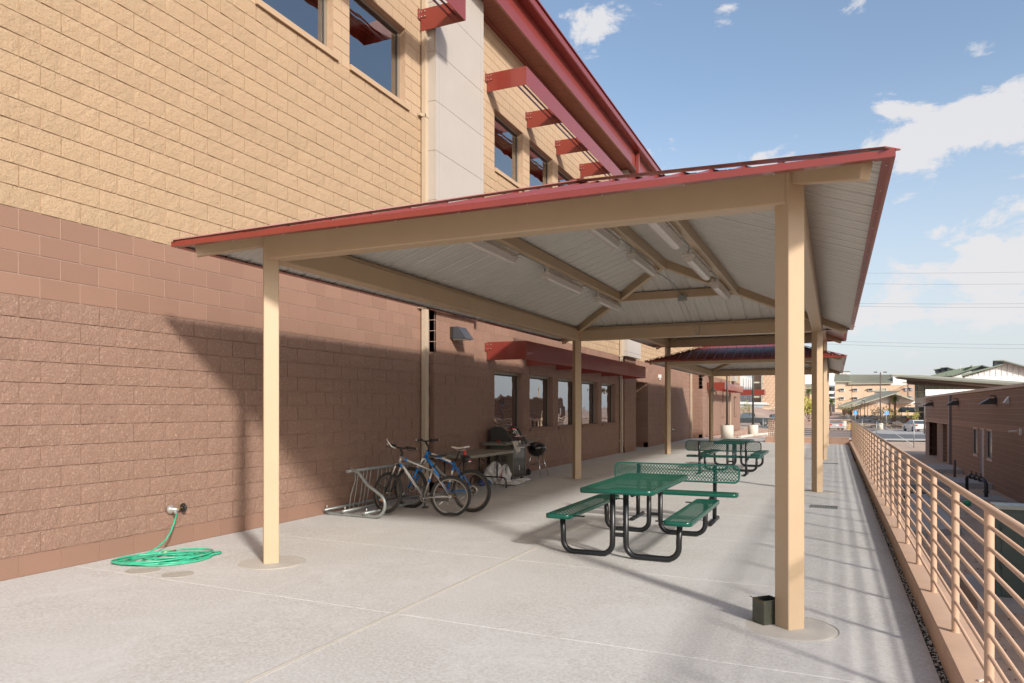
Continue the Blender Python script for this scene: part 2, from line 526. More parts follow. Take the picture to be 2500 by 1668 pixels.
def ground_mat(name, a, c, scale, spk=(.12, .09, .07), spks=.5, bumpd=.02):
    m = bpy.data.materials.new(name); m.use_nodes = True
    N, L = m.node_tree.nodes, m.node_tree.links
    b = N['Principled BSDF']; b.inputs['Roughness'].default_value = .95; b.inputs['Specular IOR Level'].default_value = .2
    g = N.new('ShaderNodeNewGeometry')
    n = N.new('ShaderNodeTexNoise'); n.inputs['Scale'].default_value = scale; n.inputs['Detail'].default_value = 9
    n.inputs['Roughness'].default_value = .7
    n2 = N.new('ShaderNodeTexNoise'); n2.inputs['Scale'].default_value = scale * 14; n2.inputs['Detail'].default_value = 4
    for q in (n, n2): L.new(g.outputs['Position'], q.inputs['Vector'])
    r = N.new('ShaderNodeMapRange'); r.inputs['From Min'].default_value = .38; r.inputs['From Max'].default_value = .62
    L.new(n.outputs['Fac'], r.inputs['Value'])
    x = N.new('ShaderNodeMix'); x.data_type = 'RGBA'; L.new(r.outputs[0], x.inputs[0])
    x.inputs[6].default_value = (*a, 1); x.inputs[7].default_value = (*c, 1)
    r2 = N.new('ShaderNodeMapRange'); r2.inputs['From Min'].default_value = .60; r2.inputs['From Max'].default_value = .70
    r2.inputs['To Max'].default_value = spks
    L.new(n2.outputs['Fac'], r2.inputs['Value'])
    y = N.new('ShaderNodeMix'); y.data_type = 'RGBA'; L.new(r2.outputs[0], y.inputs[0])
    L.new(x.outputs[2], y.inputs[6]); y.inputs[7].default_value = (*spk, 1)
    L.new(y.outputs[2], b.inputs['Base Color'])
    bp = N.new('ShaderNodeBump'); bp.inputs['Strength'].default_value = .8; bp.inputs['Distance'].default_value = bumpd
    L.new(n2.outputs['Fac'], bp.inputs['Height']); L.new(bp.outputs[0], b.inputs['Normal'])
    return m
M['desert'] = ground_mat('desert_ground', (.44, .32, .24), (.54, .41, .31), .8)
M['far_gravel'] = ground_mat('rosy_gravel', (.40, .27, .21), (.52, .38, .30), .15, (.25, .15, .12), .5, .05)
M['gravel'] = ground_mat('reddish_gravel_bed', (.36, .23, .18), (.50, .36, .28), 3.0, (.16, .09, .07), .7, .03)
M['asphalt'] = mat('grey_asphalt', (0.125, 0.125, 0.125), .9, var=(.5, .10))
M['kerb'] = mat('pale_kerb_concrete', (0.50, 0.46, 0.41), .9)

# ------------------------------------------------------------------ masonry
ROW = 0.2032
def block_verts(L, H, rough, rnd, gap=.010, vgap=None, depth=.05):
    """one block facing -Y, centred on its own face; verts, faces"""
    vg = gap if vgap is None else vgap
    w, h = (L - vg) / 2, (H - gap) / 2
    v, f = [], []
    nx, nz = (6, 3) if rough else (1, 1)
    tilt = rnd.uniform(-.004, .004) if rough else 0
    for j in range(nz + 1):
        for i in range(nx + 1):
            x, z = -w + 2*w*i/nx, -h + 2*h*j/nz
            edge = i in (0, nx) or j in (0, nz)
            y = 0.0
            if rough:
                y = (-.002 if edge else rnd.uniform(-.008, -.004)) + tilt * x / w
                if edge: y += rnd.uniform(-.004, .002)
                if not edge:
                    x += rnd.uniform(-.012, .012); z += rnd.uniform(-.01, .01)
            v.append((x, y, z))
    for j in range(nz):
        for i in range(nx):
            a = j*(nx+1) + i
            f.append((a, a+1, a+nx+2, a+nx+1))
    ring = [i for i in range(nx+1)] + [(nx+1)*j + nx for j in range(1, nz+1)] + \
           [nz*(nx+1) + i for i in range(nx-1, -1, -1)] + [(nx+1)*j for j in range(nz-1, 0, -1)]
    base = len(v)
    for i in ring:
        v.append((v[i][0], depth, v[i][2]))
    for k in range(len(ring)):
        k2 = (k+1) % len(ring)
        f.append((ring[k], base+k, base+k2, ring[k2]))
    return v, f

class Masonry:
    def __init__(s, th):
        s.th, s.blocks = th, []
        s.rnd = random.Random(11)
        s.variants = {}
    def wall(s, origin, ang, length, z0, z1, style, openings=(), phase=0.0, pitch=.4064, back=.20, vgap=None, wname='wall'):
        """wall face through origin running `length` along direction ang (radians); outward is to its right
        (-Y for ang=0). openings: (u0,u1,z0,z1). style(row)->(material key, rough, mortar key)"""
        r0, r1 = int(round(z0 / ROW)), int(math.ceil(z1 / ROW - 1e-3))
        U = Vector((math.cos(ang), math.sin(ang), 0)); O = Vector(origin)
        for r in range(r0, r1):
            za, zb = r * ROW, min((r + 1) * ROW, z1)
            if zb - za < .03: continue
            off = phase + (pitch / 2 if r % 2 else 0)
            k0 = math.floor((0 - off) / pitch) - 1
            k1 = math.ceil((length - off) / pitch) + 1
            cuts = [(0.0, length)]
            for (a, b, oa, ob) in openings:
                if ob > za + .02 and oa < zb - .02:
                    nc = []
                    for (p, q) in cuts:
                        if b <= p or a >= q: nc.append((p, q)); continue
                        if a > p: nc.append((p, a))
                        if b < q: nc.append((b, q))
                    cuts = nc
            key, rough, _ = style(r)
            for k in range(k0, k1):
                ua, ub = off + k*pitch, off + (k+1)*pitch
                for (p, q) in cuts:
                    a, b = max(ua, p), min(ub, q)
                    if b - a < .04: continue
                    c = O + U * ((a+b)/2); c.z = O.z + (za+zb)/2
                    s.blocks.append((c, ang, round(b-a, 3), round(zb-za, 3), key, rough, vgap))
        # recessed mortar and wall core, split around the openings
        us = sorted({0.0, length} | {o[0] for o in openings} | {o[1] for o in openings})
        zsplit = [z for z in (2.6416, 3.4544) if z0 < z < z1]
        zs = sorted({z0, z1} | set(zsplit) | {min(max(o[2], z0), z1) for o in openings} | {min(max(o[3], z0), z1) for o in openings})
        us = [u for u in us if 0 <= u <= length]
        per = {}
        for i in range(len(us)-1):
            for j in range(len(zs)-1):
                um, zm = (us[i]+us[i+1])/2, (zs[j]+zs[j+1])/2
                if any(o[0] < um < o[1] and o[2] < zm < o[3] for o in openings): continue
                mk = style(int(zm/ROW))[2]
                mb = per.setdefault(mk, MB())
                n = len(mb.v)
                mb.box(us[i], us[i+1], .007, back, zs[j], zs[j+1])
                mb.xform(Matrix.Translation(O) @ Matrix.Rotation(ang, 4, 'Z'), n)
        for mk, mb in per.items():
            mb.build(wname, M[mk], s.th)
    def variant(s, L, H, key, rough, vgap, i):
        k = (L, H, key, rough, vgap, i)
        if k not in s.variants:
            rnd = random.Random(hash((round(L*1000), round(H*1000), rough, i)) & 0xffff)
            v, f = block_verts(L, H, rough, rnd, vgap=vgap)
            me = bpy.data.meshes.new('block')
            me.from_pydata(v, [], f); me.materials.append(M[key])
            at = me.attributes.new('tone', 'FLOAT', 'POINT')
            at.data.foreach_set('value', [rnd.random()] * len(v))
            me.update()
            s.variants[k] = me
        return s.variants[k]
    def finish(s, top=300):
        scored = []
        for b in s.blocks:
            p = project(b[0]); a = 0
            if p and -20 < p[0] < 2520 and -20 < p[1] < 1690:
                q = project(b[0] + Vector((math.cos(b[1]), math.sin(b[1]), 0)) * b[2])
                if q: a = abs(q[0] - p[0]) * b[3] * F_PX / p[2]
            scored.append((a, b))
        scored.sort(key=lambda t: -t[0])
        inv = WM[s.th.name].inverted()
        for a, b in scored[:top]:
            c, ang, L, H, key, rough, vg = b
            me = s.variant(L, H, key, rough, vg, s.rnd.randrange(8))
            inst('block', me, s.th, inv @ c, ang)
        # all further blocks: one joined part
        keys = sorted({b[4] for _, b in scored[top:]})
        v, f, m, tone = [], [], [], []
        for a, b in scored[top:]:
            c, ang, L, H, key, rough, vg = b
            rough2 = rough and a > 25
            bv, bf = block_verts(L, H, rough2, s.rnd, vgap=vg)
            n = len(v); ca, sa = math.cos(ang), math.sin(ang); t = s.rnd.random()
            for (x, y, z) in bv:
                v.append(inv @ Vector((c.x + x*ca - y*sa, c.y + x*sa + y*ca, c.z + z)))
            for q in bf:
                f.append(tuple(n + i for i in q)); m.append(keys.index(key))
            tone += [t] * len(bv)
        me = bpy.data.meshes.new('block')
        me.from_pydata(v, [], f)
        for k in keys: me.materials.append(M[k])
        me.polygons.foreach_set('material_index', m)
        at = me.attributes.new('tone', 'FLOAT', 'POINT'); at.data.foreach_set('value', tone)
        me.update()
        o = bpy.data.objects.new('block', me); COL.objects.link(o); o.parent = s.th
        o['kind'] = 'stuff'

# ------------------------------------------------------------------ the two-storey block building
WX = -6.975
bld = thing('office_building', 'long two storey split block building, tan above and mauve below, red eaves', 'building', (WX, 20, 0))
msn = Masonry(bld)
def style(r):
    if r < 1: return ('mauve_base', False, 'mortar_mauve')
    if r < 13: return ('mauve_rough', True, 'mortar_mauve')
    if r < 17: return ('mauve_smooth', False, 'mortar_light')
    if r < 34: return ('tan_rough', True, 'mortar_tan')
    return ('tan_smooth', False, 'mortar_tan')
UPZ = (34*ROW, 41*ROW)
LOZ = (5*ROW, 12*ROW)
SOF = 10.067
H90 = math.pi/2
# bay A (towards the camera)
ya = -1.9
A_win = [(4.338+.2032*15, 4.338+.2032*23), (4.338+.2032*25, 4.338+.2032*33)]
msn.wall((WX, ya, 0), H90, 11.875 - ya, 0, SOF, style, [(a-ya, b-ya, *UPZ) for a, b in A_win], phase=(4.338-ya) % .4064)
PB = .4115
def bay_windows(y): return [(y + 2.0575*i, y + 2.0575*i + 1.63) for i in range(5)]
B_win = bay_windows(14.755)
msn.wall((WX, 13.50, 0), H90, 25.40-13.50, 0, SOF, style,
         [(a-13.5, b-13.5, *UPZ) for a, b in B_win] + [(a-13.5, b-13.5, *LOZ) for a, b in B_win], phase=14.755-13.5-.4115*3, pitch=PB)
msn.wall((WX, 27.05, 0), H90, 39.75-27.05, 0, SOF, style, [(.0, 2.45, 0, 13*ROW)], phase=.2, pitch=PB)
for y in (11.875, 25.40):                       # piers
    msn.wall((-6.86, y, 0), H90, 1.63, 0, 17*ROW, style, phase=.0, pitch=.4075, back=.115)
    msn.wall((WX, y, 0), 0, .115, 0, 17*ROW, style, back=.05)
MB().box(-6.974, -6.864, 11.878, 11.95, .01, 2.64).build('pier_return', M['mauve_rough'], bld)
MB().box(-6.974, -6.864, 11.878, 11.95, 2.645, 3.45).build('pier_return', M['mauve_smooth'], bld)
# door recess: the far return wall and the back wall
msn.wall((-8.8, 29.50, 0), 0, 8.8-6.975, 0, 13*ROW, style, back=.15)
MB().box(-8.95, -8.8, 26.9, 29.7, 0, 2.7).box(-8.8, WX-.2, 26.9, 27.05, 0, 2.7).build('recess_wall', M['mauve_smooth'], bld)
MB().box(-8.95, WX-.2, 26.9, 29.7, 2.65, 2.75).build('recess_ceiling', M['mauve_rough'], bld)
MB().box(-8.8, WX-.02, 27.05, 29.5, -.15, -.001).build('recess_floor', M['concrete'], bld)
dr = MB().box(-8.79, -8.75, 27.7, 28.7, 0.02, 2.2).build('door', M['lilac_door'], bld)
MB().box(-8.75, -8.70, 28.55, 28.62, 0.95, 1.1).build('door_handle', M['steel'], dr)
# projecting far wing
DX = -6.45
def styleD(r):
    if r < 1: return ('mauve_base', False, 'mortar_mauve')
    if r < 9: return ('mauve_rough', True, 'mortar_mauve')
    if r < 17: return ('mauve_smooth', False, 'mortar_mauve')
    return ('tan_rough', True, 'mortar_tan')
D_win = [(42.3, 43.2), (47.1, 48.0), (53.0, 54.6)]
msn.wall((WX-.3, 39.75, 0), 0, DX-WX+.3, 0, SOF, style, back=.15)
msn.wall((DX, 39.75, 0), H90, 56.7-39.75, 0, SOF, style, [(a-39.75, b-39.75, 5*ROW, 12*ROW) for a, b in D_win], pitch=PB)
MB().box(-14.5, DX-.2, 56.5, 56.7, 0, SOF).box(-14.5, -14.3, -1.9, 56.5, 0, SOF).box(-14.5, WX-.2, -1.9, -1.7, 0, SOF).build('rear_wall', M['tan_smooth'], bld)
msn.finish()

def window(y0, y1, z0, z1, X, blind=0, sill=True, sillmat='tan_smooth', frame='frame_grey', room_d=2.2):
    fr = MB()
    a, b = X-.12, X-.17
    t = .055
    fr.box(a, b, y0, y0+t, z0, z1).box(a, b, y1-t, y1, z0, z1).box(a, b, y0+t, y1-t, z1-t, z1).box(a, b, y0+t, y1-t, z0, z0+t+.04)
    f = fr.build('window', M[frame], bld)
    t2 = t + .035
    g2 = MB()
    a, b = X-.135, X-.165
    g2.box(a, b, y0+t, y0+t2, z0+t+.04, z1-t).box(a, b, y1-t2, y1-t, z0+t+.04, z1-t).box(a, b, y0+t2, y1-t2, z1-t2, z1-t)
    g2.build('gasket', M['bronze'], f)
    MB().box(X-.148, X-.154, y0+t2, y1-t2, z0+t+.04, z1-t2).build('pane', M['glass'], f)
    if blind:
        bl = MB(); zb = z1-t2-blind*(z1-z0)
        n = int((z1-t2-zb)/.05)
        for i in range(n):
            z = z1-t2-.05*i
            bl.bar((X-.235, y0+t2, z-.025), (X-.235, y1-t2, z-.025), .040, .006, (.5, 0, 1))
        bl.box(X-.26, X-.21, y0+t2, y1-t2, zb-.02, zb)
        bl.build('blind', M['blind'], f)
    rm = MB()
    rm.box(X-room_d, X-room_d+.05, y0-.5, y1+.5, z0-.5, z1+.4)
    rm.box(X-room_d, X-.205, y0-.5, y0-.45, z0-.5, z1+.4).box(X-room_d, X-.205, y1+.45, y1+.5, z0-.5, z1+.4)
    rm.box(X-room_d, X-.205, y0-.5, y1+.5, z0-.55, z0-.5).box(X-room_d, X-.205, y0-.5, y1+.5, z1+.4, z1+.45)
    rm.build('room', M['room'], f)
    if sill:
        MB().prism([(X-.12, z0), (X+.045, z0), (X+.045, z0+.082), (X-.12, z0+.095)], y0-.02, y1+.09, 'Y').build('sill', M[sillmat], f)
for (a, b) in A_win: window(a, b, *UPZ, WX, blind=.30, sillmat='tan_smooth')
for (a, b) in B_win:
    window(a, b, *UPZ, WX, blind=.33, sillmat='tan_smooth')
    window(a, b, *LOZ, WX, sillmat='mauve_base')
for (a, b) in D_win: window(a, b, *LOZ, DX, sillmat='mauve_base')

# cream metal wall panels on the piers
def cream_panel(y0, y1, X, z0=3.45):
    # backing, then separate sheets with open joints
    MB().box(X-.28, X-.03, y0+.01, y1-.01, z0+.01, SOF).build('panel_frame', M['cream_metal'], bld)
    zs = [z0, 3.605] + [3.605 + .9133*i for i in range(1, 7)] + [SOF]
    ys = [y0, y0+.135, y1-.135, y1]
    for j in range(len(zs)-1):
        if zs[j+1]-zs[j] < .02: continue
        za, zb = zs[j]+.004, min(zs[j+1], SOF)-.004
        for i in range(3):
            g = .002
            MB().box(X-.028, X, ys[i]+g, ys[i+1]-g, za, zb).build('wall_panel', M['cream_metal'], bld)
        MB().box(X-.28, X-.03, y0-.004, y0+.008, za, zb).build('wall_panel', M['cream_metal'], bld)
        MB().box(X-.28, X-.03, y1-.008, y1+.004, za, zb).build('wall_panel', M['cream_metal'], bld)
cream_panel(11.646, 13.64, -6.70)
cream_panel(25.19, 27.18, -6.70)
cream_panel(51.2, 53.0, -6.18)

# downpipes
def downpipe(y0, y1, X0, X1, z1=SOF):
    p = MB().box(X0, X1, y0, y1, .03, z1).build('downpipe', M['pipe_beige'], bld)
    for z in (.42, 3.42, 6.95, 9.4):
        st = MB()
        st.box(X0-.0, X1+.012, y0-.012, y0-.002, z, z+.05).box(X1+.002, X1+.012, y0-.012, y1+.012, z, z+.05).box(X0-.02, X0+.03, y0-.10, y0-.002, z, z+.05)
        st.build('strap', M['pipe_beige'], p)
downpipe(11.545, 11.665, WX+.03, -6.862)
downpipe(25.09, 25.21, WX+.03, -6.862, 9.75)
downpipe(38.85, 38.97, WX+.03, -6.862)
downpipe(50.6, 50.72, DX+.03, DX+.11)

# sunshades: a fascia plate, brackets and three blades
def sunshade(y0, y1, ybr, z0=8.53, z1=8.93, X=WX, out=.945, blades=True, segs=()):
    s_ = MB().box(X+out-.012, X+out, y0, y1, z0, z1).build('sunshade', M['red_metal'], bld)
    for yb in ybr:
        end = abs(yb-y0) < .05 or abs(yb-y1) < .05
        br = MB().box(X+.02, X+out-.014, yb-.006, yb+.006, z0, z1-.002)
        br.box(X+.012, X+.022, yb-.09, yb+.006, z1-.20, z1-.02)
        b = br.build('bracket', M['red_metal'], s_)
        pl = MB().box(X+.022, X+.14, yb-.014, yb-.006, z1-.17, z1-.03)
        for dx in (.045, .115):
            for dz in (.055, .145):
                pl.lathe([(.012, -.012), (.012, 0)], 8, (X+dx, yb-.014, z1-dz), m=1, axis='Y')
        pl.build('bolt_plate', [M['red_metal'], M['steel']], s_)
    for ysg in segs:
        MB().box(X+out-.0005, X+out+.002, ysg-.004, ysg+.004, z0, z1).build('seam', M['red_soffit'], s_)
    if blades:
        for dx in (.60, .715, .83):
            MB().box(X+dx, X+dx+.012, y0+.01, y1-.01, z0+.14, z0+.185).build('blade', M['red_metal'], s_)
    return s_
sunshade(14.345, 25.05, [14.351, 16.62, 18.70, 20.78, 22.87, 25.044], segs=(16.6, 18.69, 20.75, 22.84))
sunshade(3.4, 11.55, [3.41, 5.25, 7.35, 9.45, 11.544])
sunshade(14.335, 25.13, [14.341, 16.59, 18.66, 20.75, 22.85, 25.124], z0=2.642, z1=3.04, segs=(16.6, 18.67, 20.75, 22.84), blades=False)
sunshade(41.3, 50.2, [41.31, 44.3, 47.2, 50.19], z0=2.642, z1=3.04, X=DX, blades=False)
c3 = MB().box(DX, -5.3, 56.9, 56.912, 2.6, 3.0).box(-5.3, -4.75, 56.9, 58.2, 2.6, 3.0).build('canopy_box', M['red_metal'], bld)

# eave: soffit boards, fascia, gutter, roof edge
LIP = -6.391
sf = MB()
y = -1.9
while y < 56.5:
    sf.box(WX-.1 if y < 39.6 else DX-.2, LIP-.02, y+.003, y+.147, SOF, SOF+.02)
    y += .15
sof = sf.build('soffit_board', M['red_soffit'], bld, kind='stuff')
MB().box(WX, LIP-.02, -1.9, 56.6, SOF+.02, SOF+.04).box(WX-.02, WX+.09, -1.9, 11.6, SOF-.035, SOF-.001).box(WX-.02, WX+.09, 13.64, 25.15, SOF-.035, SOF-.001).box(WX-.02, WX+.09, 27.2, 39.7, SOF-.035, SOF-.001).build('soffit_trim', M['red_soffit'], bld)
MB().box(LIP-.05, LIP, -1.9, 56.6, SOF-.03, 10.60).build('fascia', M['red_metal'], bld)
gx = -6.15
MB().prism([(LIP, 10.60), (gx-.02, 10.60), (gx, 10.62), (gx, 10.775), (gx-.02, 10.775), (gx-.02, 10.63), (LIP, 10.63)], -1.9, 56.6, 'Y').build('gutter', M['red_metal'], bld)
MB().prism([(gx+.035, 10.80), (gx+.035, 10.83), (-14.6, 12.9), (-14.6, 12.85), (gx-.02, 10.80)], -1.95, 56.7, 'Y').build('roof', M['red_roof'], bld)
for yy in (11.55, 25.15, 38.9):
    ld = MB().box(-6.37, -6.27, yy-.05, yy+.07, 9.78, 10.60)
    ld.bar((-6.32, yy+.01, 9.84), (-6.90, yy+.01, 9.60), .12, .10)
    ld.build('leader_pipe', M['red_metal'], bld)
fs = MB()
for yy in (13.1, 16.6, 19.9, 23.2, 26.6):
    fs.box(LIP, LIP+.002, yy, yy+.005, SOF-.03, 10.6)
fs.build('fascia_seam', M['red_soffit'], bld)

# white camera box above the recess; wall pack light on the pier
MB().box(WX+.005, WX+.10, 31.35, 31.55, 2.92, 3.06).bar((WX+.05, 31.42, 2.92), (WX+.06, 31.42, 2.84), .06, .06).build('camera_box', M['white_paint'], bld)
wp = thing('wall_light', 'dark wedge shaped wall light on the pier beside the beige downpipe', 'wall light', (-6.86, 12.66, 3.05))
h = MB()
h.prism([(-6.855, 2.945), (-6.52, 2.945), (-6.70, 3.185), (-6.855, 3.185)], 12.50, 12.84, 'Y')
h.build('housing', M['charcoal'], wp)
MB().box(-6.858, -6.80, 12.47, 12.50, 2.96, 3.18).build('hinge', M['bronze'], wp)
MB().box(-6.82, -6.55, 12.53, 12.81, 2.93, 2.9445).build('lens', M['lens'], wp)
# hose bibs
def bib(y, z, label):
    t = thing('hose_bib', label, 'hose bib', (WX, y, z))
    MB().lathe([(.055, 0), (.055, .02), (.045, .045), (.028, .06), (.02, .12)], 14, (WX+.01, y, z), axis='X').tube([(WX+.09, y, z), (WX+.10, y+.01, z-.05)], .02, 8).build('valve_body', M['steel'], t)
    w = MB().tube([(WX+.07, y+.02, z), (WX+.07, y+.13, z+.005)], .012, 8)
    w.build('stem', M['brass'], t)
    k = MB()
    pts = [(WX+.07+.042*math.cos(a*math.pi/5), y+.14, z+.005+.042*math.sin(a*math.pi/5)) for a in range(10)]
    k.tube(pts, .011, 6, closed=True)
    for a in range(3):
        c_, s2 = math.cos(a*math.pi/3)*.04, math.sin(a*math.pi/3)*.04
        k.bar((WX+.07-c_, y+.14, z+.005-s2), (WX+.07+c_, y+.14, z+.005+s2), .01, .01, (0, 1, 0))
    k.build('handwheel', M['black_plastic'], t)
bib(6.02, .43, 'hose bib low on the sunlit mauve wall with the green hose screwed on')
bib(34.3, .60, 'small hose bib far along the shaded wall, past the door recess')

# ------------------------------------------------------------------ patio slabs, curb, joints
pat = thing('patio', 'pale concrete patio of jointed slabs beside the building', None, (-3, 15, 0), kind='structure')
JX = -3.19
YE = 37.25
slab_mesh = {}
def slab(x0, x1, y0, y1, g=.0025, name='slab'):
    mb = MB(); b = .003
    z = lambda x: zf(x)
    X0, X1, Y0, Y1 = x0+g, x1-g, y0+g, y1-g
    top = [(X0+b, Y0+b), (X1-b, Y0+b), (X1-b, Y1-b), (X0+b, Y1-b)]
    out = [(X0, Y0), (X1, Y0), (X1, Y1), (X0, Y1)]
    n = 0
    mb.v = [(x, y, z(x)) for x, y in top] + [(x, y, z(x)-b) for x, y in out] + [(x, y, z(x)-.12) for x, y in out]
    mb.face((0, 1, 2, 3))
    for i in range(4):
        j = (i+1) % 4
        mb.face((4+i, 4+j, j, i)); mb.face((8+i, 8+j, 4+j, 4+i))
    mb.build(name, M['concrete'], pat)
y = 4.895 - 2.262*4
ys = []
while y < YE - .6:
    ys.append(y); y += 2.262
ys.append(YE)
for i in range(len(ys)-1):
    slab(WX-.02, JX, ys[i], ys[i+1])
    slab(JX, .600, ys[i], ys[i+1])
slab(WX-.02, -2.9, YE, 41.6); 
MB().box(WX-.3, .60, ys[0], YE, -.30, -.125).box(WX-.3, -2.9, YE, 41.6, -.3, -.13).build('slab_base', M['pad'], pat)
jt = MB()
jt.bar((JX-.012, ys[0], zf(JX)+.001), (JX-.012, YE, zf(JX)+.001), .018, .008)
jt.bar((JX+.014, ys[0], zf(JX)+.001), (JX+.014, YE, zf(JX)+.001), .012, .005)
jt.build('joint_strip', M['footing'], pat)
# retaining side, curb and its grit filled gap
CX0, CX1, CZ = .648, .875, .062
curb = thing('painted_curb', 'low peach painted curb under the right hand railing', 'curb', (.76, 15, 0))
cm = MB()
yy = -4.0; rc = random.Random(3)
while yy < YE + .2:
    L_ = min(3.05, YE + .25 - yy)
    cb = MB()
    cb.prism([(CX0, -.40), (CX1, -.40), (CX1, CZ-.012), (CX1-.012, CZ), (CX0+.014, CZ), (CX0, CZ-.014)], yy+.003, yy+L_-.003, 'Y')
    cb.build('curb_section', M['peach_curb'], curb)
    yy += L_
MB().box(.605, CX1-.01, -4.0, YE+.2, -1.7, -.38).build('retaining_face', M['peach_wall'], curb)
gap = MB().box(.598, .650, -4.0, YE, -.16, -.108)
gap.build('joint_gap', M['dark'], pat)
gr = MB(); rg = random.Random(5)
for i in range(2600):
    yq = 1.5 + 24 * rg.random()**1.6
    xq = rg.uniform(.604, .646); s_ = rg.uniform(.003, .010)
    c = Vector((xq, yq, -.106 + rg.uniform(0, .012)))
    n = len(gr.v)
    for q in ((s_,0,0),(0,s_,0),(-s_,0,0),(0,-s_,0),(0,0,s_*.8)):
        gr.v.append(tuple(c + Vector(q) * rg.uniform(.6, 1.3)))
    for f in ((0,1,4),(1,2,4),(2,3,4),(3,0,4)):
        gr.face([n+k for k in f])
go = gr.build('grit', M['concrete_pipe'], None, kind='stuff'); tag(go, 'pale grit lying in the gap along the curb', 'gravel')
# leaf-size litter on the curb near the camera
for (x, y_) in ((.70, 4.62), (.735, 4.75)):
    c = MB(); c.bar((x, y_, CZ+.004), (x+.025, y_+.02, CZ+.010), .012, .008)
    o = c.build('concrete_crumb', M['concrete_pipe']); tag(o, 'chip of broken mortar on the peach curb, %s of two' % ('nearer' if y_ < 4.7 else 'farther'), 'rubble', 'mortar chips on the curb')

# railings
def railing(th, p0, p1, posts, zb, ztop, nr=8, r=.0115, rp=.024, rt=.0225, extra_end=0.0):
    """posts: distances along p0->p1; rails evenly spread between zb and ztop"""
    p0, p1 = Vector(p0), Vector(p1); U = (p1 - p0).normalized(); L_ = (p1-p0).length
    top = MB().tube([p0 + Vector((0, 0, ztop-rt)), p1 + Vector((0, 0, ztop-rt))], rt, 12)
    top.build('top_rail', M['peach_rail'], th)
    zr0 = zb + .095
    for k in range(nr):
        z = zr0 + (ztop - .116 - zr0) * k / (nr - 1)
        MB().tube([p0 + Vector((0, 0, z)), p1 + Vector((0, 0, z))], r, 8).build('rail', M['peach_rail'], th)
    pm = None
    for d in posts:
        p = p0 + U * d
        if pm is None:
            pmb = MB().tube([(0, 0, zb - .01), (0, 0, ztop - rt)], rp, 12, caps=False)
            pmb.lathe([(rp+.006, zb), (rp+.004, zb+.004), (rp, zb+.006)], 12)
            pm = pmb.mesh('post', M['peach_rail'])
        loc = WM[th.name].inverted() @ Vector((p.x, p.y, 0))
        inst('post', pm, th, loc)
rl = thing('railing', 'long peach tube railing on the curb along the right edge of the patio', 'railing', (.755, 15, 0))
PY0 = 4.565; PP = 1.178
posts = [PY0 + PP*k for k in range(-5, 28)]
posts = [p for p in posts if p < YE - .2] + [YE]
railing(rl, (.755, -4, 0), (.755, YE+.03, 0), [p + 4 for p in posts], CZ, 1.072)
re_ = thing('railing', 'short peach railing across the far end of the patio', 'railing', (-1, YE, 0))
railing(re_, (-2.9, YE+.05, 0), (.73, YE+.05, 0), [0, 1.2, 2.4], .20, 1.07, rt=.02)
ec = thing('end_wall', 'low peach wall closing the far end of the patio', 'wall', (-1, YE, 0))
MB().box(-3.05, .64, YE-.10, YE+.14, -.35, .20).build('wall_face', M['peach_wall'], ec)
MB().box(-3.08, .648, YE-.115, YE+.155, .2005, .235).build('wall_cap', M['peach_curb'], ec)
ec2 = thing('railing', 'small peach railing with a rounded corner on stepped low walls by the walkway', 'railing', (-3.2, 38.5, 0))
rr = MB().tube([(-2.92, YE+.3, .20), (-2.92, YE+.3, .95), (-2.92, YE+.36, 1.04), (-2.92, YE+.45, 1.07), (-2.92, 42.5, .86)], .022, 8)
rr.build('top_rail', M['peach_rail'], ec2)
for k in range(7):
    z = .27 + .1*k
    MB().tube([(-2.92, YE+.3, z), (-2.92, 42.5, z-.2)], .012, 6).build('rail', M['peach_rail'], ec2)
for k in range(1, 5):
    yq = YE+.3 + 1.2*k
    MB().tube([(-2.92, yq, .1), (-2.92, yq, 1.05-.05*k)], .022, 8).build('post', M['peach_rail'], ec2)
MB().box(-3.05, -2.8, YE+.15, 42.6, -1.6, .10).build('step_wall', M['peach_wall'], ec2)

# ------------------------------------------------------------------ shelters
XL, XR = -5.3626, -.31
YC = [5.8974, 15.734, 25.642, 35.5]
OV = .655
EZ = 3.205
SL = .345
def rot_box(mb, c, half, z0, z1, bev=.006):
    """square tube turned 45 degrees in plan with small chamfers"""
    a = half; b = bev
    p = [(-a+b, -a), (a-b, -a), (a, -a+b), (a, a-b), (a-b, a), (-a+b, a), (-a, a-b), (-a, -a+b)]
    k = math.sqrt(.5)
    pts = [((x - y)*k + c[0], (x + y)*k + c[1]) for x, y in p]
    return mb.prism(pts, z0, z1, 'Z')

def rib_profile(u0, u1, pitch=.3048, off=0.0):
    """height of the sheet along the eave: trapezoid ribs and two minor ribs"""
    out = []
    k = math.floor(u0 / pitch) - 1
    while k * pitch < u1 + pitch:
        b = k * pitch + off
        out += [(b, 0), (b+.018, .024), (b+.042, .024), (b+.060, 0), (b+.135, 0), (b+.145, .006), (b+.165, .006), (b+.175, 0), (b+.215, 0), (b+.225, .006), (b+.245, .006), (b+.255, 0)]
        k += 1
    def h(u):
        for i in range(len(out)-1):
            if out[i][0] <= u <= out[i+1][0]:
                t = (u - out[i][0]) / max(1e-9, out[i+1][0]-out[i][0])
                return out[i][1]*(1-t) + out[i+1][1]*t
        return 0
    us = sorted({u0, u1} | {p[0] for p in out if u0 < p[0] < u1})
    return [(u, h(u)) for u in us]

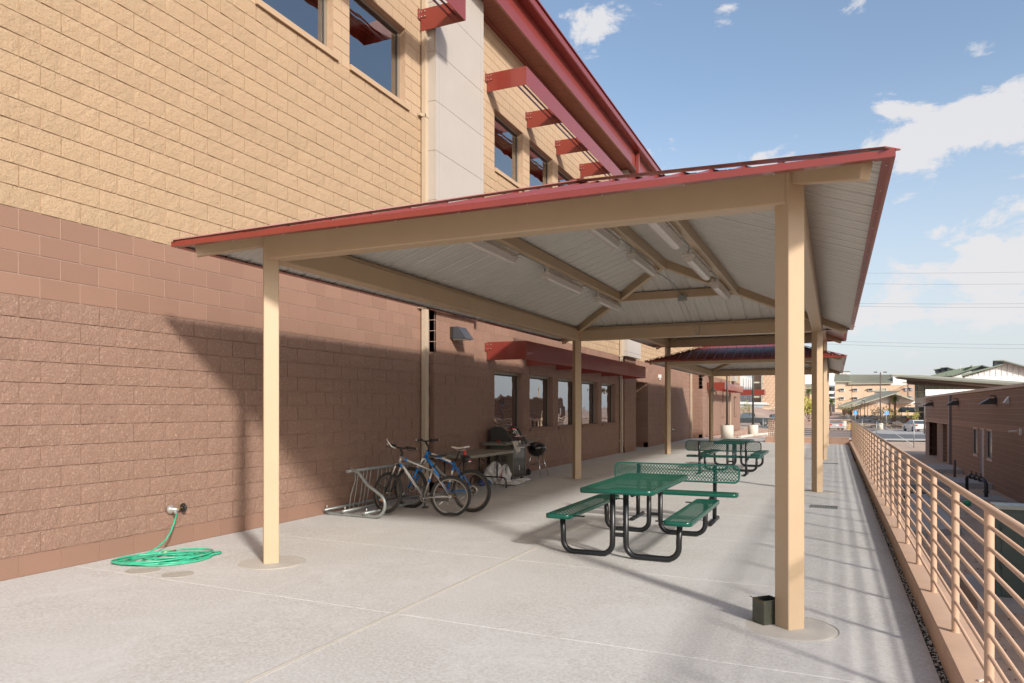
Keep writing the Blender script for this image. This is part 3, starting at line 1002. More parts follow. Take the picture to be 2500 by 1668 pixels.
def hip_roof(th, x0, x1, y0, y1, ez, lbl):
    """corrugated hip roof: separate red sheets above and pale undersides, eave trim, hip caps"""
    Lx, Ly = x1-x0, y1-y0
    H = min(Lx, Ly)/2
    sides = [  # origin, along, inward, length
        (Vector((x0, y0, 0)), Vector((1, 0, 0)), Vector((0, 1, 0)), Lx),
        (Vector((x1, y0, 0)), Vector((0, 1, 0)), Vector((-1, 0, 0)), Ly),
        (Vector((x1, y1, 0)), Vector((-1, 0, 0)), Vector((0, -1, 0)), Lx),
        (Vector((x0, y1, 0)), Vector((0, -1, 0)), Vector((1, 0, 0)), Ly)]
    for o, U, V, L_ in sides:
        n = int(round(L_/.9144)); u = 0.0; off = (L_ % .3048)/2
        while u < L_ - .01:
            u1 = min(u + .9144, L_)
            if L_ - u1 < .2: u1 = L_
            prof = rib_profile(u, u1, off=off)
            # split at the ridge meeting points so the upper edge follows the hips
            extra = [q for q in (H, L_-H) if u < q < u1]
            for q in extra:
                prof.append((q, 0.0))
            prof = sorted(set(prof))
            for nm, dz, mt, ins in (('roof_sheet', .010, 'red_roof', -.012), ('ceiling_sheet', 0, 'white_under', .012)):
                mb = MB()
                for (uu, hh) in prof:
                    w = max(0.001, min(H, uu, L_-uu))
                    w0 = min(max(ins, -.012), w)
                    for ww in (w0, w):
                        p = o + U*uu + V*ww
                        mb.v.append((p.x, p.y, ez + SL*ww + hh + dz))
                for i in range(len(prof)-1):
                    a = 2*i
                    mb.face((a, a+2, a+3, a+1))
                mb.build(nm, M[mt], th, fix=False)
            u = u1
        # eave trim: face and lower flange
        a, b = o, o + U*L_
        tr = MB()
        n_ = -V
        def q(u_, w_, z_): 
            p = o + U*u_ + V*w_
            return (p.x, p.y, z_)
        tr.poly([q(-.012, -.014, ez-.012), q(L_+.012, -.014, ez-.012), q(L_+.012, -.014, ez+.038), q(-.012, -.014, ez+.038)])
        tr.poly([q(-.012, -.014, ez-.012), q(.045, .062, ez-.008), q(L_-.045, .062, ez-.008), q(L_+.012, -.014, ez-.012)])
        tr.poly([q(.045, .062, ez-.008), q(-.002, -.006, ez-.004), q(L_+.002, -.006, ez-.004), q(L_-.045, .062, ez-.008)])
        tr.poly([q(-.012, -.014, ez+.038), q(L_+.012, -.014, ez+.038), q(L_+.002, -.004, ez+.036), q(-.002, -.004, ez+.036)])
        tr.build('eave_trim', M['red_metal'], th)
        sc_ = MB(); k = .15
        while k < L_:
            p = q(k, .03, ez-.012)
            sc_.lathe([(.007, 0), (.004, -.006)], 6, p)
            k += .61
        sc_.build('screw', M['steel'], th, kind='stuff')
    zr = ez + SL*H + .03
    rx0, rx1 = (x0+H, y0+H), (x0+H, y1-H)
    cap = MB()
    cap.bar((x0+H, y0+H-.1, zr+.02), (x0+H, y1-H+.1, zr+.02), .16, .012)
    cap.build('ridge_cap', M['red_roof'], th)
    for (cx_, cy_), (ax, ay) in zip(((x0, y0), (x1, y0), (x1, y1), (x0, y1)), (rx0, rx0, rx1, rx1)):
        c = MB()
        c.bar((cx_, cy_, ez+.045), (ax, ay, zr+.025), .13, .010)
        c.build('hip_cap', M['red_roof'], th)

def lamp(x, y0, y1, z):
    """vapour-tight strip light hung beside a purlin"""
    t = thing('strip_light', lamp_labels.pop(0), 'light', (x, (y0+y1)/2, z), group='strip lights under the nearest shelter')
    b = MB()
    b.prism([(x-.06, z+.03), (x+.06, z+.03), (x+.06, z+.085), (x-.06, z+.085)], y0, y1, 'Y')
    b.prism([(x-.085, z+.012), (x+.085, z+.012), (x+.085, z+.03), (x-.085, z+.03)], y0-.012, y1+.012, 'Y')
    b.build('housing', M['lamp_body'], t)
    l = MB()
    l.prism([(x-.078, z+.011), (x-.055, z-.055), (x-.02, z-.072), (x+.02, z-.072), (x+.055, z-.055), (x+.078, z+.011)], y0+.03, y1-.03, 'Y')
    for e, s_ in ((y0+.03, -1), (y1-.03, 1)):
        pass
    l.build('diffuser', M['lens'], t)
    e = MB()
    e.box(x-.05, x-.005, y0+.026, y0+.030, z-.045, z-.005).box(x+.01, x+.045, y0+.026, y0+.030, z-.04, z-.005)
    e.build('end_plate', M['lamp_body'], t)
    cl = MB()
    for i in range(4):
        yq = y0 + (y1-y0)*(i+.5)/4
        for sx in (-1, 1):
            cl.box(x+sx*.083, x+sx*.090, yq-.012, yq+.012, z+.0, z+.036)
    cl.build('clip', M['steel'], t, kind='stuff')

def shelter(idx, ya, yb, dz, cols, label):
    th = thing('picnic_shelter', label, 'shelter', ((XL+XR)/2, (ya+yb)/2, 0), group='three shelters in a row')
    xm = (XL+XR)/2
    x0, x1, y0, y1 = XL-OV, XR+OV, ya-OV, yb+OV
    ez = EZ + dz
    bz0, bz1 = 3.12+dz, 3.362+dz
    for cy_ in cols:
        for cx_ in (XL, XR):
            c = rot_box(MB(), (cx_, cy_), .0762, zf(cx_)+.001, bz1+.045)
            c.build('column', M['tan_steel'], th)
            d = MB().lathe([(.335, zf(cx_)-.03), (.335, zf(cx_)+.0015), (.318, zf(cx_)+.004), (.0, zf(cx_)+.0045)], 40, (cx_, cy_, 0), smooth=False, caps=False)
            d.lathe([(.345, zf(cx_)-.01), (.345, zf(cx_)+.0005), (.352, zf(cx_)+.0005), (.352, zf(cx_)-.01)], 40, (cx_, cy_, 0), m=1, smooth=False, caps=False)
            d.build('footing', [M['footing'], M['cleanout']], th)
    def beam(xa, xb, y_a, y_b):
        mb = MB().box(xa, xb, y_a, y_b, bz0, bz1)
        o = mb.build('beam', M['tan_steel'], th)
        bev = o.modifiers.new('b', 'BEVEL'); bev.width = .012; bev.segments = 2
        return o
    w = .088
    for yy in (ya, yb):
        beam(XL, XR-.02, yy-w, yy+w)
    for xx in (XL, XR):
        beam(xx-w, xx+w, ya+.08, yb-.08)
    for yy in (ya, yb):
        MB().box(XL, XR, yy-.05, yy+.05, bz1+.001, ez+SL*(OV-.05)-.004).build('top_plate', M['tan_steel'], th)
    for xx in (XL, XR):
        MB().box(xx-.05, xx+.05, ya, yb, bz1+.001, ez+SL*(OV-.05)-.004).build('top_plate', M['tan_steel'], th)
    def rafter(p, q, wd=.09, hd=.15, nm='hip_rafter'):
        o = MB().bar(p, q, wd, hd).build(nm, M['tan_steel'], th)
        bev = o.modifiers.new('b', 'BEVEL'); bev.width = .008; bev.segments = 2
        return o
    H = (x1-x0)/2
    zu = lambda e: ez + SL*e
    off = .0762 + .006
    apexF, apexR = (xm, y0+H), (xm, y1-H)
    for cx_, cy_, ap, sx, sy in ((x0, y0, apexF, 1, 1), (x1, y0, apexF, -1, 1), (x1, y1, apexR, -1, -1), (x0, y1, apexR, 1, -1)):
        e0 = .145
        rafter((cx_+sx*e0, cy_+sy*e0, zu(e0)-.072), (ap[0], ap[1], zu(H)-.082))
    e = 2.05
    for px_ in (x0+e, x1-e):
        rafter((px_, y0+e-.03, zu(e)-.085), (px_, y1-e+.03, zu(e)-.085), .10, .15, 'purlin')
    for py_ in (y0+e, y1-e):
        rafter((x0+e-.03, py_, zu(e)-.086), (x1-e+.03, py_, zu(e)-.086), .10, .15, 'purlin')
    rafter((xm, y0+H-.05, zu(H)-.10), (xm, y1-H+.05, zu(H)-.10), .10, .17, 'ridge_beam')
    hip_roof(th, x0, x1, y0, y1, ez, label)
    return th, x0, x1, y0, y1, ez
SH1 = shelter(0, YC[0], YC[1], 0, [YC[0]], 'nearest tan shelter over the bikes and picnic table, with red hip roof')
SH2 = shelter(1, YC[1], YC[2], .612, [YC[1], YC[2]], 'middle tan shelter whose roof stands higher than its two neighbours')
SH3 = shelter(2, YC[2], YC[3], 0, [YC[3]], 'farthest tan shelter, seen with its dark red ribbed roof slope')
e_ = 2.05
zpl = EZ + SL*e_ - .16 - .10
pxl, pxr = XL-OV+e_, XR+OV-e_
xm_ = (XL+XR)/2
lamp_labels = ['left row strip light under the roof, nearest and partly behind the front beam',
 'left row strip light, second, midway along the left purlin', 'left row strip light, farthest, by the hip rafter',
 'ridge row strip light cut off by the front beam', 'ridge row strip light ending at the roof apex',
 'right row strip light nearest the camera, cut by the front beam', 'right row strip light, second, beside the right purlin',
 'right row strip light, farthest, just left of the near right column']
for (y0, y1) in ((7.6, 9.25), (10.45, 12.1), (13.1, 14.6)): lamp(pxl-.115, y0, y1, zpl)
zri = EZ + SL*((XR-XL)/2+OV) - .19 - .10
for (y0, y1) in ((9.0, 10.45), (11.3, 12.85)): lamp(xm_-.12, y0, y1, zri)
for (y0, y1) in ((7.75, 9.2), (10.0, 11.6), (12.4, 13.9)): lamp(pxr-.115, y0, y1, zpl)
cd = thing('conduit', 'thin grey electrical conduit linking the strip lights under the near roof', 'conduit', (xm_, 10, 3.6))
def cnd(x, z, ys_):
    for (a, b) in ys_:
        MB().tube([(x+.02, a-.02, z+.055), (x+.05, a+.12, z+.10), (x+.05, b-.16, z+.10), (x+.0, b+.0, z+.055)], .009, 6).build('conduit_run', M['galv'], cd)
cnd(pxl-.115, zpl, [(9.25, 10.45), (12.1, 13.1)]); cnd(xm_-.12, zri, [(10.45, 11.3)]); cnd(pxr-.115, zpl, [(9.2, 10.0), (11.6, 12.4)])
yR = YC[1]+OV-e_
MB().tube([(xm_-.12, 12.87, zri+.05), (xm_-.08, 13.1, zri+.02), (xm_, 13.25, zri-.02), (xm_+.10, 13.6, zri-.10), (xm_+.14, yR-.06, EZ+SL*e_-.13)], .010, 6).build('conduit_run', M['galv'], cd)
MB().box(xm_+.06, xm_+.22, yR-.13, yR-.055, EZ+SL*e_-.24, EZ+SL*e_-.13).build('junction_box', M['galv'], cd)
MB().tube([(xm_+.14, yR-.08, EZ+SL*e_-.24), (xm_+.13, yR+.3, EZ+.45), (xm_+.16, YC[1]-.35, EZ+.10), (xm_+.20, YC[1]-.25, EZ-.08), (xm_+.25, YC[1]-.20, EZ-.02), (xm_+.25, YC[1]-.15, EZ+.12)], .006, 6).build('cable', M['galv'], cd)
ld2 = thing('conduit', 'grey conduit and switch box on the far left column', 'conduit', (XL, YC[3], 2))
MB().tube([(XL+.11, YC[3]-.05, 1.9), (XL+.11, YC[3]-.05, 3.1)], .012, 6).build('conduit_run', M['galv'], ld2)
MB().box(XL+.05, XL+.19, YC[3]-.14, YC[3]-.04, 2.35, 2.52).build('switch_box', M['galv'], ld2)

# ------------------------------------------------------------------ expanded metal panels, picnic tables and benches
def rrect(w, l, r, n=5):
    pts = []
    for cx_, cy_, a0 in ((w/2-r, l/2-r, 0), (-w/2+r, l/2-r, 90), (-w/2+r, -l/2+r, 180), (w/2-r, -l/2+r, 270)):
        for i in range(n+1):
            a = R(a0 + 90*i/n)
            pts.append((cx_ + r*math.cos(a), cy_ + r*math.sin(a)))
    return pts
def frame_ring(mb, w, l, r, z0, z1, t=.006):
    """rolled edge band of an expanded metal panel: outer face, top lip"""
    o = rrect(w, l, r); i_ = rrect(w-2*.022, l-2*.022, max(.01, r-.022))
    n = len(o); b = len(mb.v)
    mb.v += [(x, y, z0) for x, y in o] + [(x, y, z1-.004) for x, y in o]
    o2 = rrect(w-.008, l-.008, r-.004)
    mb.v += [(x, y, z1) for x, y in o2] + [(x, y, z1) for x, y in i_] + [(x, y, z1-.008) for x, y in i_]
    o3 = rrect(w-2*t, l-2*t, r-t)
    mb.v += [(x, y, z1-.008) for x, y in o3] + [(x, y, z0) for x, y in o3]
    for k in range(6):
        for j in range(n):
            j2 = (j+1) % n
            mb.face((b+k*n+j, b+k*n+j2, b+(k+1)*n+j2, b+(k+1)*n+j), smooth=(k in (0,)))
    for j in range(n):
        j2 = (j+1) % n
        mb.face((b+6*n+j, b+6*n+j2, b+j2, b+j))
    return mb
def inside(w, l, r, x, y):
    ax, ay = abs(x), abs(y)
    if ax > w/2 or ay > l/2: return False
    if ax > w/2-r and ay > l/2-r:
        return math.hypot(ax-(w/2-r), ay-(l/2-r)) < r
    return True
def diamond(mb, w, l, r, z, px_=.031, py_=.036, sw=.0085, sh=.004):
    """two families of crossing strands clipped to the rounded outline"""
    slope = py_ / px_
    for s_ in (1, -1):
        c = -(l/2 + w/2*slope) - py_
        while c < l/2 + w/2*slope + py_:
            # y = s*slope*x + c
            pts = []
            N_ = 200
            x0 = x1 = None
            steps = [-w/2 + w*i/60 for i in range(61)]
            ins = [x for x in steps if inside(w, l, r, x, s_*slope*x + c)]
            if len(ins) >= 2:
                a, b = ins[0], ins[-1]
                # refine the ends
                for _ in range(6):
                    t = a - w/60/2**(_+1)
                    if inside(w, l, r, t, s_*slope*t + c): a = t
                    t = b + w/60/2**(_+1)
                    if inside(w, l, r, t, s_*slope*t + c): b = t
                mb.bar((a, s_*slope*a+c, z), (b, s_*slope*b+c, z), sw, sh)
            c += py_
    return mb
def mesh_panel(name, w, l, r, z1, th, mt, depth=.045, flip=None, px_=.031, py_=.036):
    mb = frame_ring(MB(), w, l, r, z1-depth, z1)
    o = mb.build(name, M[mt], th, local=True)
    g = diamond(MB(), w-.03, l-.03, max(.02, r-.015), z1-.005, px_, py_)
    g.build('expanded_metal', M[mt], o, local=True, fix=False)
    return o
def picnic_table(loc, rz, label, mt):
    th = thing('picnic_table', label, 'picnic table', loc, rz, group='green mesh picnic tables')
    mesh_panel('table_top', .82, 2.10, .075, .768, th, mt, .05, px_=.044, py_=.085)
    for sx in (-1, 1):
        m_ = mesh_panel('seat', .30, 2.10, .07, .462, th, mt, .045, px_=.044, py_=.085)
        m_.location.x = sx*.66
        for sy in (-1, 1):
            y = sy*.86
            r = .030
            pts = [(sx*.075, y, .72), (sx*.075, y, .19)]
            for i in range(1, 7):
                a = R(90*i/6)
                pts.append((sx*(.075+.13*(1-math.cos(a))), y, .16 - .13*math.sin(a) + .002))
            pts.append((sx*.52, y, .032))
            for i in range(1, 7):
                a = R(90*i/6)
                pts.append((sx*(.52+.13*math.sin(a)), y, .032 + .13*(1-math.cos(a))))
            pts += [(sx*.65, y, .22), (sx*.66, y, .42)]
            rad = [.0315]*len(pts); 
            MB().tube(pts, rad, 14).build('leg', M['black_steel'], th, local=True)
            MB().bar((sx*.40, y, .432), (sx*.80, y, .432), .04, .012).build('seat_bracket', M['black_steel'], th, local=True)
    for sy in (-1, 1):
        MB().box(-.075, .075, sy*.86-.018, sy*.86+.018, .235, .275).build('cross_plate', M['black_steel'], th, local=True)
        MB().bar((-.34, sy*.86, .712), (.34, sy*.86, .712), .04, .012).build('top_bracket', M['black_steel'], th, local=True)
    MB().box(-.30, .30, -.02, .02, .706, .718).build('top_bracket', M['black_steel'], th, local=True)
    return th
def back_bench(loc, rz, label, mt, L_=1.83, post=.56):
    """faces -Y locally: seat in front (-Y), backrest behind"""
    th = thing('park_bench', label, 'bench', loc, rz, group='green mesh benches with backrests')
    st = frame_ring(MB(), L_, .30, .07, .455-.045, .455)
    o = st.build('seat', M[mt], th, local=True); o.location.y = -.20
    g = diamond(MB(), L_-.03, .27, .055, .45, .060, .040); g.build('expanded_metal', M[mt], o, local=True, fix=False)
    bk = frame_ring(MB(), L_, .265, .085, 0, .03)
    Mx = Matrix.Translation(Vector((0, .02, .70))) @ Matrix.Rotation(R(82), 4, 'X')
    bk.xform(Mx)
    b = bk.build('backrest', M[mt], th, local=True)
    g = diamond(MB(), L_-.03, .235, .07, .018, .045, .052, .0095, .004).xform(Mx)
    g.build('expanded_metal', M[mt], b, local=True, fix=False)
    for sx in (-1, 1):
        x = sx*post
        MB().tube([(x, -.36, .03), (x, .34, .03)], .030, 12).build('foot', M['black_steel'], th, local=True)
        MB().tube([(x, .03, .04), (x, .03, .44)], .030, 12).build('post', M['black_steel'], th, local=True)
        MB().tube([(x, -.33, .375), (x, .075, .375)], .030, 12).build('seat_arm', M['black_steel'], th, local=True)
        MB().tube([(x, .045, .33), (x, .085, .82)], .028, 12).build('back_post', M['black_steel'], th, local=True)
    return th
picnic_table((-2.155, 8.62, zf(-2.1)), 0, 'green mesh picnic table nearest the camera, with black tube legs', 'green_vinyl')
picnic_table((-2.475, 20.5, zf(-2.5)), 0, 'farther dark green picnic table beyond the second bench', 'dark_green_vinyl')
back_bench((-2.135, 10.72, zf(-2.1)), 0, 'green mesh bench just behind the near picnic table', 'green_vinyl')
back_bench((-2.53, 18.62, zf(-2.5)), R(180), 'dark green mesh bench seen from behind, by the farther table', 'dark_green_vinyl')
stk = MB().box(-2.155+.075-.004, -2.155+.075+.022, 8.62-.86-.0335, 8.62-.86-.0325, .24, .275)

# ------------------------------------------------------------------ ashtray box against the near column, drains, covers
at = thing('metal_box', 'open oiled steel box standing against the near right column', 'box', (-.46, 5.95, zf(-.4)))
k2 = math.sqrt(.5)
bx = MB(); zz = zf(-.4)+.005
cx_, cy_ = -.31 - (.0762+.065)*k2*1.02, 5.8974 - 0.0 + 0.0
# the box sits on the column's left (-X,-Y) face, turned 45 degrees like the column
def wallb(a, b, w, h):
    bx.bar((a[0], a[1], zz+h/2), (b[0], b[1], zz+h/2), w, h)
ua, va = Vector((1, 1, 0)).normalized(), Vector((-1, 1, 0)).normalized()
c0 = Vector((-.489, 5.843, 0))
q = [c0, c0 + ua*.16, c0 + ua*.16 + va*.13, c0 + va*.13]
for i in range(4): wallb(q[i], q[(i+1) % 4], .004, .185)
bx.poly([(p.x, p.y, zz+.004) for p in q])
bx.build('box_shell', M['ashtray'], at)
MB().tube([q[0] + Vector((0, 0, zz+.165)) - va*.006, (q[0]+q[3])/2 + Vector((0, 0, zz+.178)) - ua*.006, q[3] + Vector((0, 0, zz+.19)) + va*.02 - ua*.01], .0035, 6).build('wire_edge', M['rust'], at)
def drain(x, y, w, l, label):
    th = thing('drain_grate', label, 'drain', (x, y, zf(x)), group='floor drains in the walkway')
    z = zf(x)+.001
    MB().box(x-w/2, x+w/2, y-l/2, y+l/2, z-.02, z+.002).build('drain_pit', M['dark'], th)
    g = MB(); n = 17
    for i in range(n+1):
        xx = x-w/2 + w*i/n
        g.box(xx-.005, xx+.005, y-l/2, y+l/2, z+.002, z+.008)
    for yy in (y-l/2, y-l/6, y+l/6, y+l/2): g.box(x-w/2, x+w/2, yy-.006, yy+.006, z+.0022, z+.0085)
    g.build('grate', M['galv'], th)
drain(-.16, 13.33, .42, .34, 'steel floor grate beside the second right hand column')
drain(-.10, 24.0, .42, .34, 'small floor grate farther down the walkway')
for (x, y, r_, lb) in ((-5.78, 5.09, .115, 'round cover in the slab, the one clear of the hose'), (-6.22, 5.06, .13, 'round cover in the slab partly under the green hose')):
    z = zf(x)
    c = MB().lathe([(r_+.03, z-.01), (r_+.03, z+.0025), (r_, z+.004), (r_, z+.0015), (.0, z+.0035)], 32, (x, y, 0), smooth=False, caps=False)
    o = c.build('cleanout_cover', M['cleanout']); tag(o, lb, 'cover', 'round cleanout covers')

# ------------------------------------------------------------------ garden hose
hz = thing('garden_hose', 'coiled green garden hose on the slab under the tap', 'hose', (-6.45, 5.5, 0))
rh = random.Random(21)
pts = [(WX+.105, 6.035, .385), (WX+.13, 6.0, .30), (WX+.20, 5.90, .19), (WX+.26, 5.80, .09), (WX+.30, 5.72, .035)]
n = 11*26; cxh, cyh = -6.42, 5.50
ux, uy = Vector((.55, .84)).normalized(), None
for i in range(n):
    t = i/26.0; lap = int(t)
    a = 2*math.pi*t + 2.0
    base = .30 + .17*math.sin(lap*2.399 + .5) + .05*math.sin(a*1.0 + lap)
    ra = min(.60, max(.24, base + .09)); rb = min(.33, max(.17, .26 + .09*math.sin(lap*1.7)))
    ox, oy = .09*math.sin(lap*1.9 + 1), .05*math.cos(lap*2.3)
    u_, v_ = ra*math.cos(a) + ox, rb*math.sin(a) + oy
    x = cxh + ux.x*u_ - ux.y*v_; y = cyh + ux.y*u_ + ux.x*v_
    x = max(x, WX+.045)
    z = zf(x) + .011 + .0045*lap*(.6+.4*math.sin(a+lap)) 
    pts.append((x, y, z))
# smooth the lap changes
for _ in range(6):
    pts = [pts[0]] + [tuple((pts[i-1][k]+2*pts[i][k]+pts[i+1][k])/4 for k in range(3)) for i in range(1, len(pts)-1)] + [pts[-1]]
pts[0] = (WX+.105, 6.035, .385)
MB().tube(pts, .0095, 8).build('hose_coil', M['hose'], hz)
MB().tube([(-6.62, 5.62, .03), (-6.60, 5.68, .03), (-6.57, 5.76, .028)], .014, 8).build('coupling', M['brass'], hz)

# ------------------------------------------------------------------ bike rack
rk = thing('bike_rack', 'galvanised grid bike rack against the mauve wall', 'bike rack', (-6.5, 9.8, 0))
def rack_end(y):
    z0 = zf(-6.4) + .026
    pts = [(-6.955, y, zf(-6.95)+.03)] + [(-6.955+.12*i, y, z0) for i in range(1, 7)]
    for i in range(0, 9):
        a = R(-90 + 140*i/8)
        pts.append((-6.075 + .175*math.cos(a), y, z0 + .175 + .175*math.sin(a)))
    pts += [(-6.20, y, .475), (-6.34, y, .625), (-6.41, y, .672), (-6.48, y, .690), (-6.53, y, .69)]
    MB().tube(pts, .024, 12).build('end_loop', M['galv'], rk)
for y in (8.80, 10.95): rack_end(y)
for x, z in ((-6.93, .075), (-6.60, .075), (-6.22, .072)):
    MB().tube([(x, 8.74, zf(x)+z), (x, 11.02, zf(x)+z)], .021, 10).build('base_tube', M['galv'], rk)
MB().tube([(-6.50, 8.72, .665), (-6.50, 11.0, .665)], .024, 12).build('top_tube', M['galv'], rk)
yy = 8.90; i = 0
while yy < 10.9:
    bend = .012 if i == 0 else 0
    MB().tube([(-6.60, yy, .08), (-6.555-bend, yy+.0, .30), (-6.52+bend*2, yy+bend, .52), (-6.50, yy, .655)], .0075, 6).build('grid_bar', M['galv'], rk)
    yy += (.095, .135, .095, .095, .20)[i % 5]; i += 1
bt = MB()
for x in (-6.93, -6.60, -6.22): bt.lathe([(.010, 0), (.010, .04), (.006, .05)], 6, (x, 8.80, zf(x)+.09))
bt.build('bolt', M['steel'], rk, kind='stuff')

# ------------------------------------------------------------------ bicycles (built in a local frame: x forward, z up)
def bicycle(loc, rz, label, Rw, wb, bb, seat_c, head_t, head_b, saddle, bar, steer, frame, fork_mt, saddle_mt, flat=0.0, lift=0.0, dec=None, disc=False, barw=.58, crank=70, fat=.024):
    th = thing('bicycle', label, 'bicycle', loc, rz)
    m = M[frame]
    rear = Vector((0, 0, Rw))
    ax_top, ax_bot = Vector((head_t[0], 0, head_t[1])), Vector((head_b[0], 0, head_b[1]))
    front = Vector((wb, 0, Rw + lift))
    BB = Vector((bb[0], 0, bb[1])); SC = Vector((seat_c[0], 0, seat_c[1]))
    Y = Vector((0, 1, 0))
    f = MB()
    d1 = ax_top + (ax_bot-ax_top)*.22; d2 = ax_top + (ax_bot-ax_top)*.85
    f.tube([d1, (d1*2+SC)/3 + Vector((0, 0, -.006)), SC - Vector((0, 0, .02))], [.020, .018, .014], 12)
    f.tube([d2, d2*.8 + BB*.2 + Vector((.0, 0, .02)), BB], [.025, .023, .021], 12)
    f.tube([SC + (SC-BB).normalized()*.03, BB], .0155, 12)
    f.tube([ax_top, ax_bot], .024, 14)
    f.lathe([(.022, -.036), (.022, .036)], 14, BB, axis='Y')
    for s_ in (-1, 1):
        f.tube([SC + Y*.012*s_ - Vector((0, 0, .03)), SC + Y*.045*s_ + (rear-SC)*.35, rear + Y*.062*s_], [.010, .009, .007], 8)
        f.tube([BB + Y*.025*s_, BB + (rear-BB)*.4 + Y*.05*s_, rear + Y*.062*s_], [.012, .010, .008], 8)
        f.box(rear.x-.02, rear.x+.02, .062*s_-.003, .062*s_+.003, rear.z-.022, rear.z+.022)
    f.build('frame', m, th, local=True)
    sp = SC + (SC-BB).normalized()*.02; st = Vector((saddle[0], 0, saddle[1]-.055))
    MB().tube([sp, st], .0135, 10).build('seat_post', M['black_plastic'], th, local=True)
    sd = MB(); n = 12
    for i in range(n+1):
        t = i/n; x = saddle[0]-.125 + .27*t
        w = .072*(1-t)**1.5 + .018 + .006*math.sin(t*3)
        z = saddle[1] + .018*(1-t)**2 - .012*math.sin(t*math.pi) + .008*t
        for j in range(9):
            a = math.pi*j/8
            sd.v.append((x, w*math.cos(a), z - .022 + .024*math.sin(a)**.6))
    for i in range(n):
        for j in range(8):
            a = i*9+j; sd.face((a, a+1, a+10, a+9), smooth=True)
    for i in range(n):
        sd.face((i*9, i*9+9, i*9+17, i*9+8))
    sd.face(list(range(9))); sd.face([n*9+j for j in range(9)][::-1])
    so = sd.build('saddle', M[saddle_mt], th, local=True)
    rl_ = MB()
    for s_ in (-1, 1): rl_.tube([(saddle[0]-.08, .02*s_, saddle[1]-.03), (saddle[0]-.05, .02*s_, saddle[1]-.05), (saddle[0]+.05, .02*s_, saddle[1]-.05), (saddle[0]+.10, .015*s_, saddle[1]-.02)], .0035, 6)
    rl_.build('saddle_rail', M['steel'], so, local=True)
    # steering assembly
    axis = (ax_top-ax_bot).normalized()
    S = Matrix.Translation(ax_bot) @ Matrix.Rotation(steer, 4, axis) @ Matrix.Translation(-ax_bot)
    def SB(mb, nm, mt, par=th): 
        mb.xform(S); return mb.build(nm, M[mt], par, local=True)
    crown = ax_bot - axis*.025
    fk = MB()
    fk.box(crown.x-.02, crown.x+.02, -.062, .062, crown.z-.02, crown.z+.012)
    fo = SB(fk, 'fork', 'black_plastic' if fork_mt != 'white_paint' else 'white_paint')
    off = (front - crown); 
    for s_ in (-1, 1):
        top = crown + Y*.055*s_; bot = front + Y*.055*s_
        mid = top + (bot-top)*.36
        SB(MB().tube([top + axis*.02, mid], .0125, 10), 'stanchion', 'steel', fo)
        SB(MB().tube([mid, bot], [.019, .014], 10), 'lower_leg', fork_mt if fork_mt != 'white_paint' else frame, fo)
    br = crown + off*.30
    SB(MB().tube([br + Y*.055 + Vector((.02,0,0)), br + Y*.03 + Vector((.03, 0, .06)), br - Y*.03 + Vector((.03, 0, .06)), br - Y*.055 + Vector((.02,0,0))], .010, 8), 'fork_arch', 'black_plastic' if fork_mt != 'white_paint' else 'white_paint', fo)
    stem_b = ax_top + axis*.045
    B = Vector((bar[0], 0, bar[1]))
    SB(MB().tube([ax_top, stem_b + axis*.02], .017, 10), 'steerer', 'black_plastic')
    SB(MB().tube([stem_b, B], .0155, 10), 'stem', 'black_plastic')
    hb = MB().tube([B - Y*barw/2 + Vector((-.045, 0, .022)), B - Y*barw*.2 + Vector((-.01, 0, .012)), B - Y*.05, B + Y*.05, B + Y*barw*.2 + Vector((-.01, 0, .012)), B + Y*barw/2 + Vector((-.045, 0, .022))], .0125, 8)
    hbo = SB(hb, 'handlebar', 'black_plastic')
    for s_ in (-1, 1):
        e = B + Y*s_*barw/2 + Vector((-.045, 0, .022)); i_ = B + Y*s_*(barw/2-.12) + Vector((-.028, 0, .017))
        SB(MB().tube([e, i_], .0175, 10), 'grip', 'rubber', hbo)
        SB(MB().tube([e + Y*.002*s_, e + Y*.014*s_], .0165, 10), 'bar_end_plug', 'steel', hbo)
        lv = MB().tube([i_ - Y*.02*s_ + Vector((.02, 0, -.005)), i_ + Y*.02*s_ + Vector((.055, 0, -.03)), e + Vector((.06, 0, -.035)) - Y*.02*s_], .0055, 6)
        lv.box(i_.x-.01, i_.x+.035, i_.y-.035*s_-.014, i_.y-.035*s_+.014, i_.z-.02, i_.z+.02)
        SB(lv, 'brake_lever', 'black_plastic', hbo)
        MB().tube([S @ (i_ - Y*.03*s_ + Vector((.03, 0, 0))), S @ (B + Y*s_*.07 + Vector((.12, 0, -.06))), S @ (ax_top + Vector((.10, 0, -.08)) + Y*.04*s_), S @ (crown + Vector((.05, 0, .02)) + Y*.03*s_)], .0025, 5).build('cable', M['black_plastic'], hbo, local=True)
    # wheels
    def wheel(c, steered, flt):
        seg = 44
        def circ(r):
            out = []
            for i in range(seg):
                a = 2*math.pi*i/seg
                z = c.z + r*math.sin(a)
                lim = c.z - Rw + flt
                out.append(Vector((c.x + r*math.cos(a) + (0.012*math.copysign(1, math.cos(a)) if flt and z < lim+.03 else 0), 0, max(z, lim + (Rw - r) - .0 if flt else -9))))
            return out
        ty = MB()
        base = len(ty.v)
        rt = fat
        ctr = circ(Rw - rt)
        ty.tube(ctr, rt, 10, closed=True)
        # knobs
        for i in range(64):
            a = 2*math.pi*i/64
            for s_ in (-1, 0, 1):
                al = a + (.03 if s_ == 0 else 0)
                rr = Rw - (.010 if s_ else .0)
                p = Vector((c.x + rr*math.cos(al), s_*rt*.62, c.z + rr*math.sin(al)))
                if flt and p.z < c.z - Rw + flt: continue
                t = Vector((-math.sin(al), 0, math.cos(al)))
                ty.bar(p - t*.006, p + t*.006, .010, .006, (math.cos(al), s_*.8, math.sin(al)))
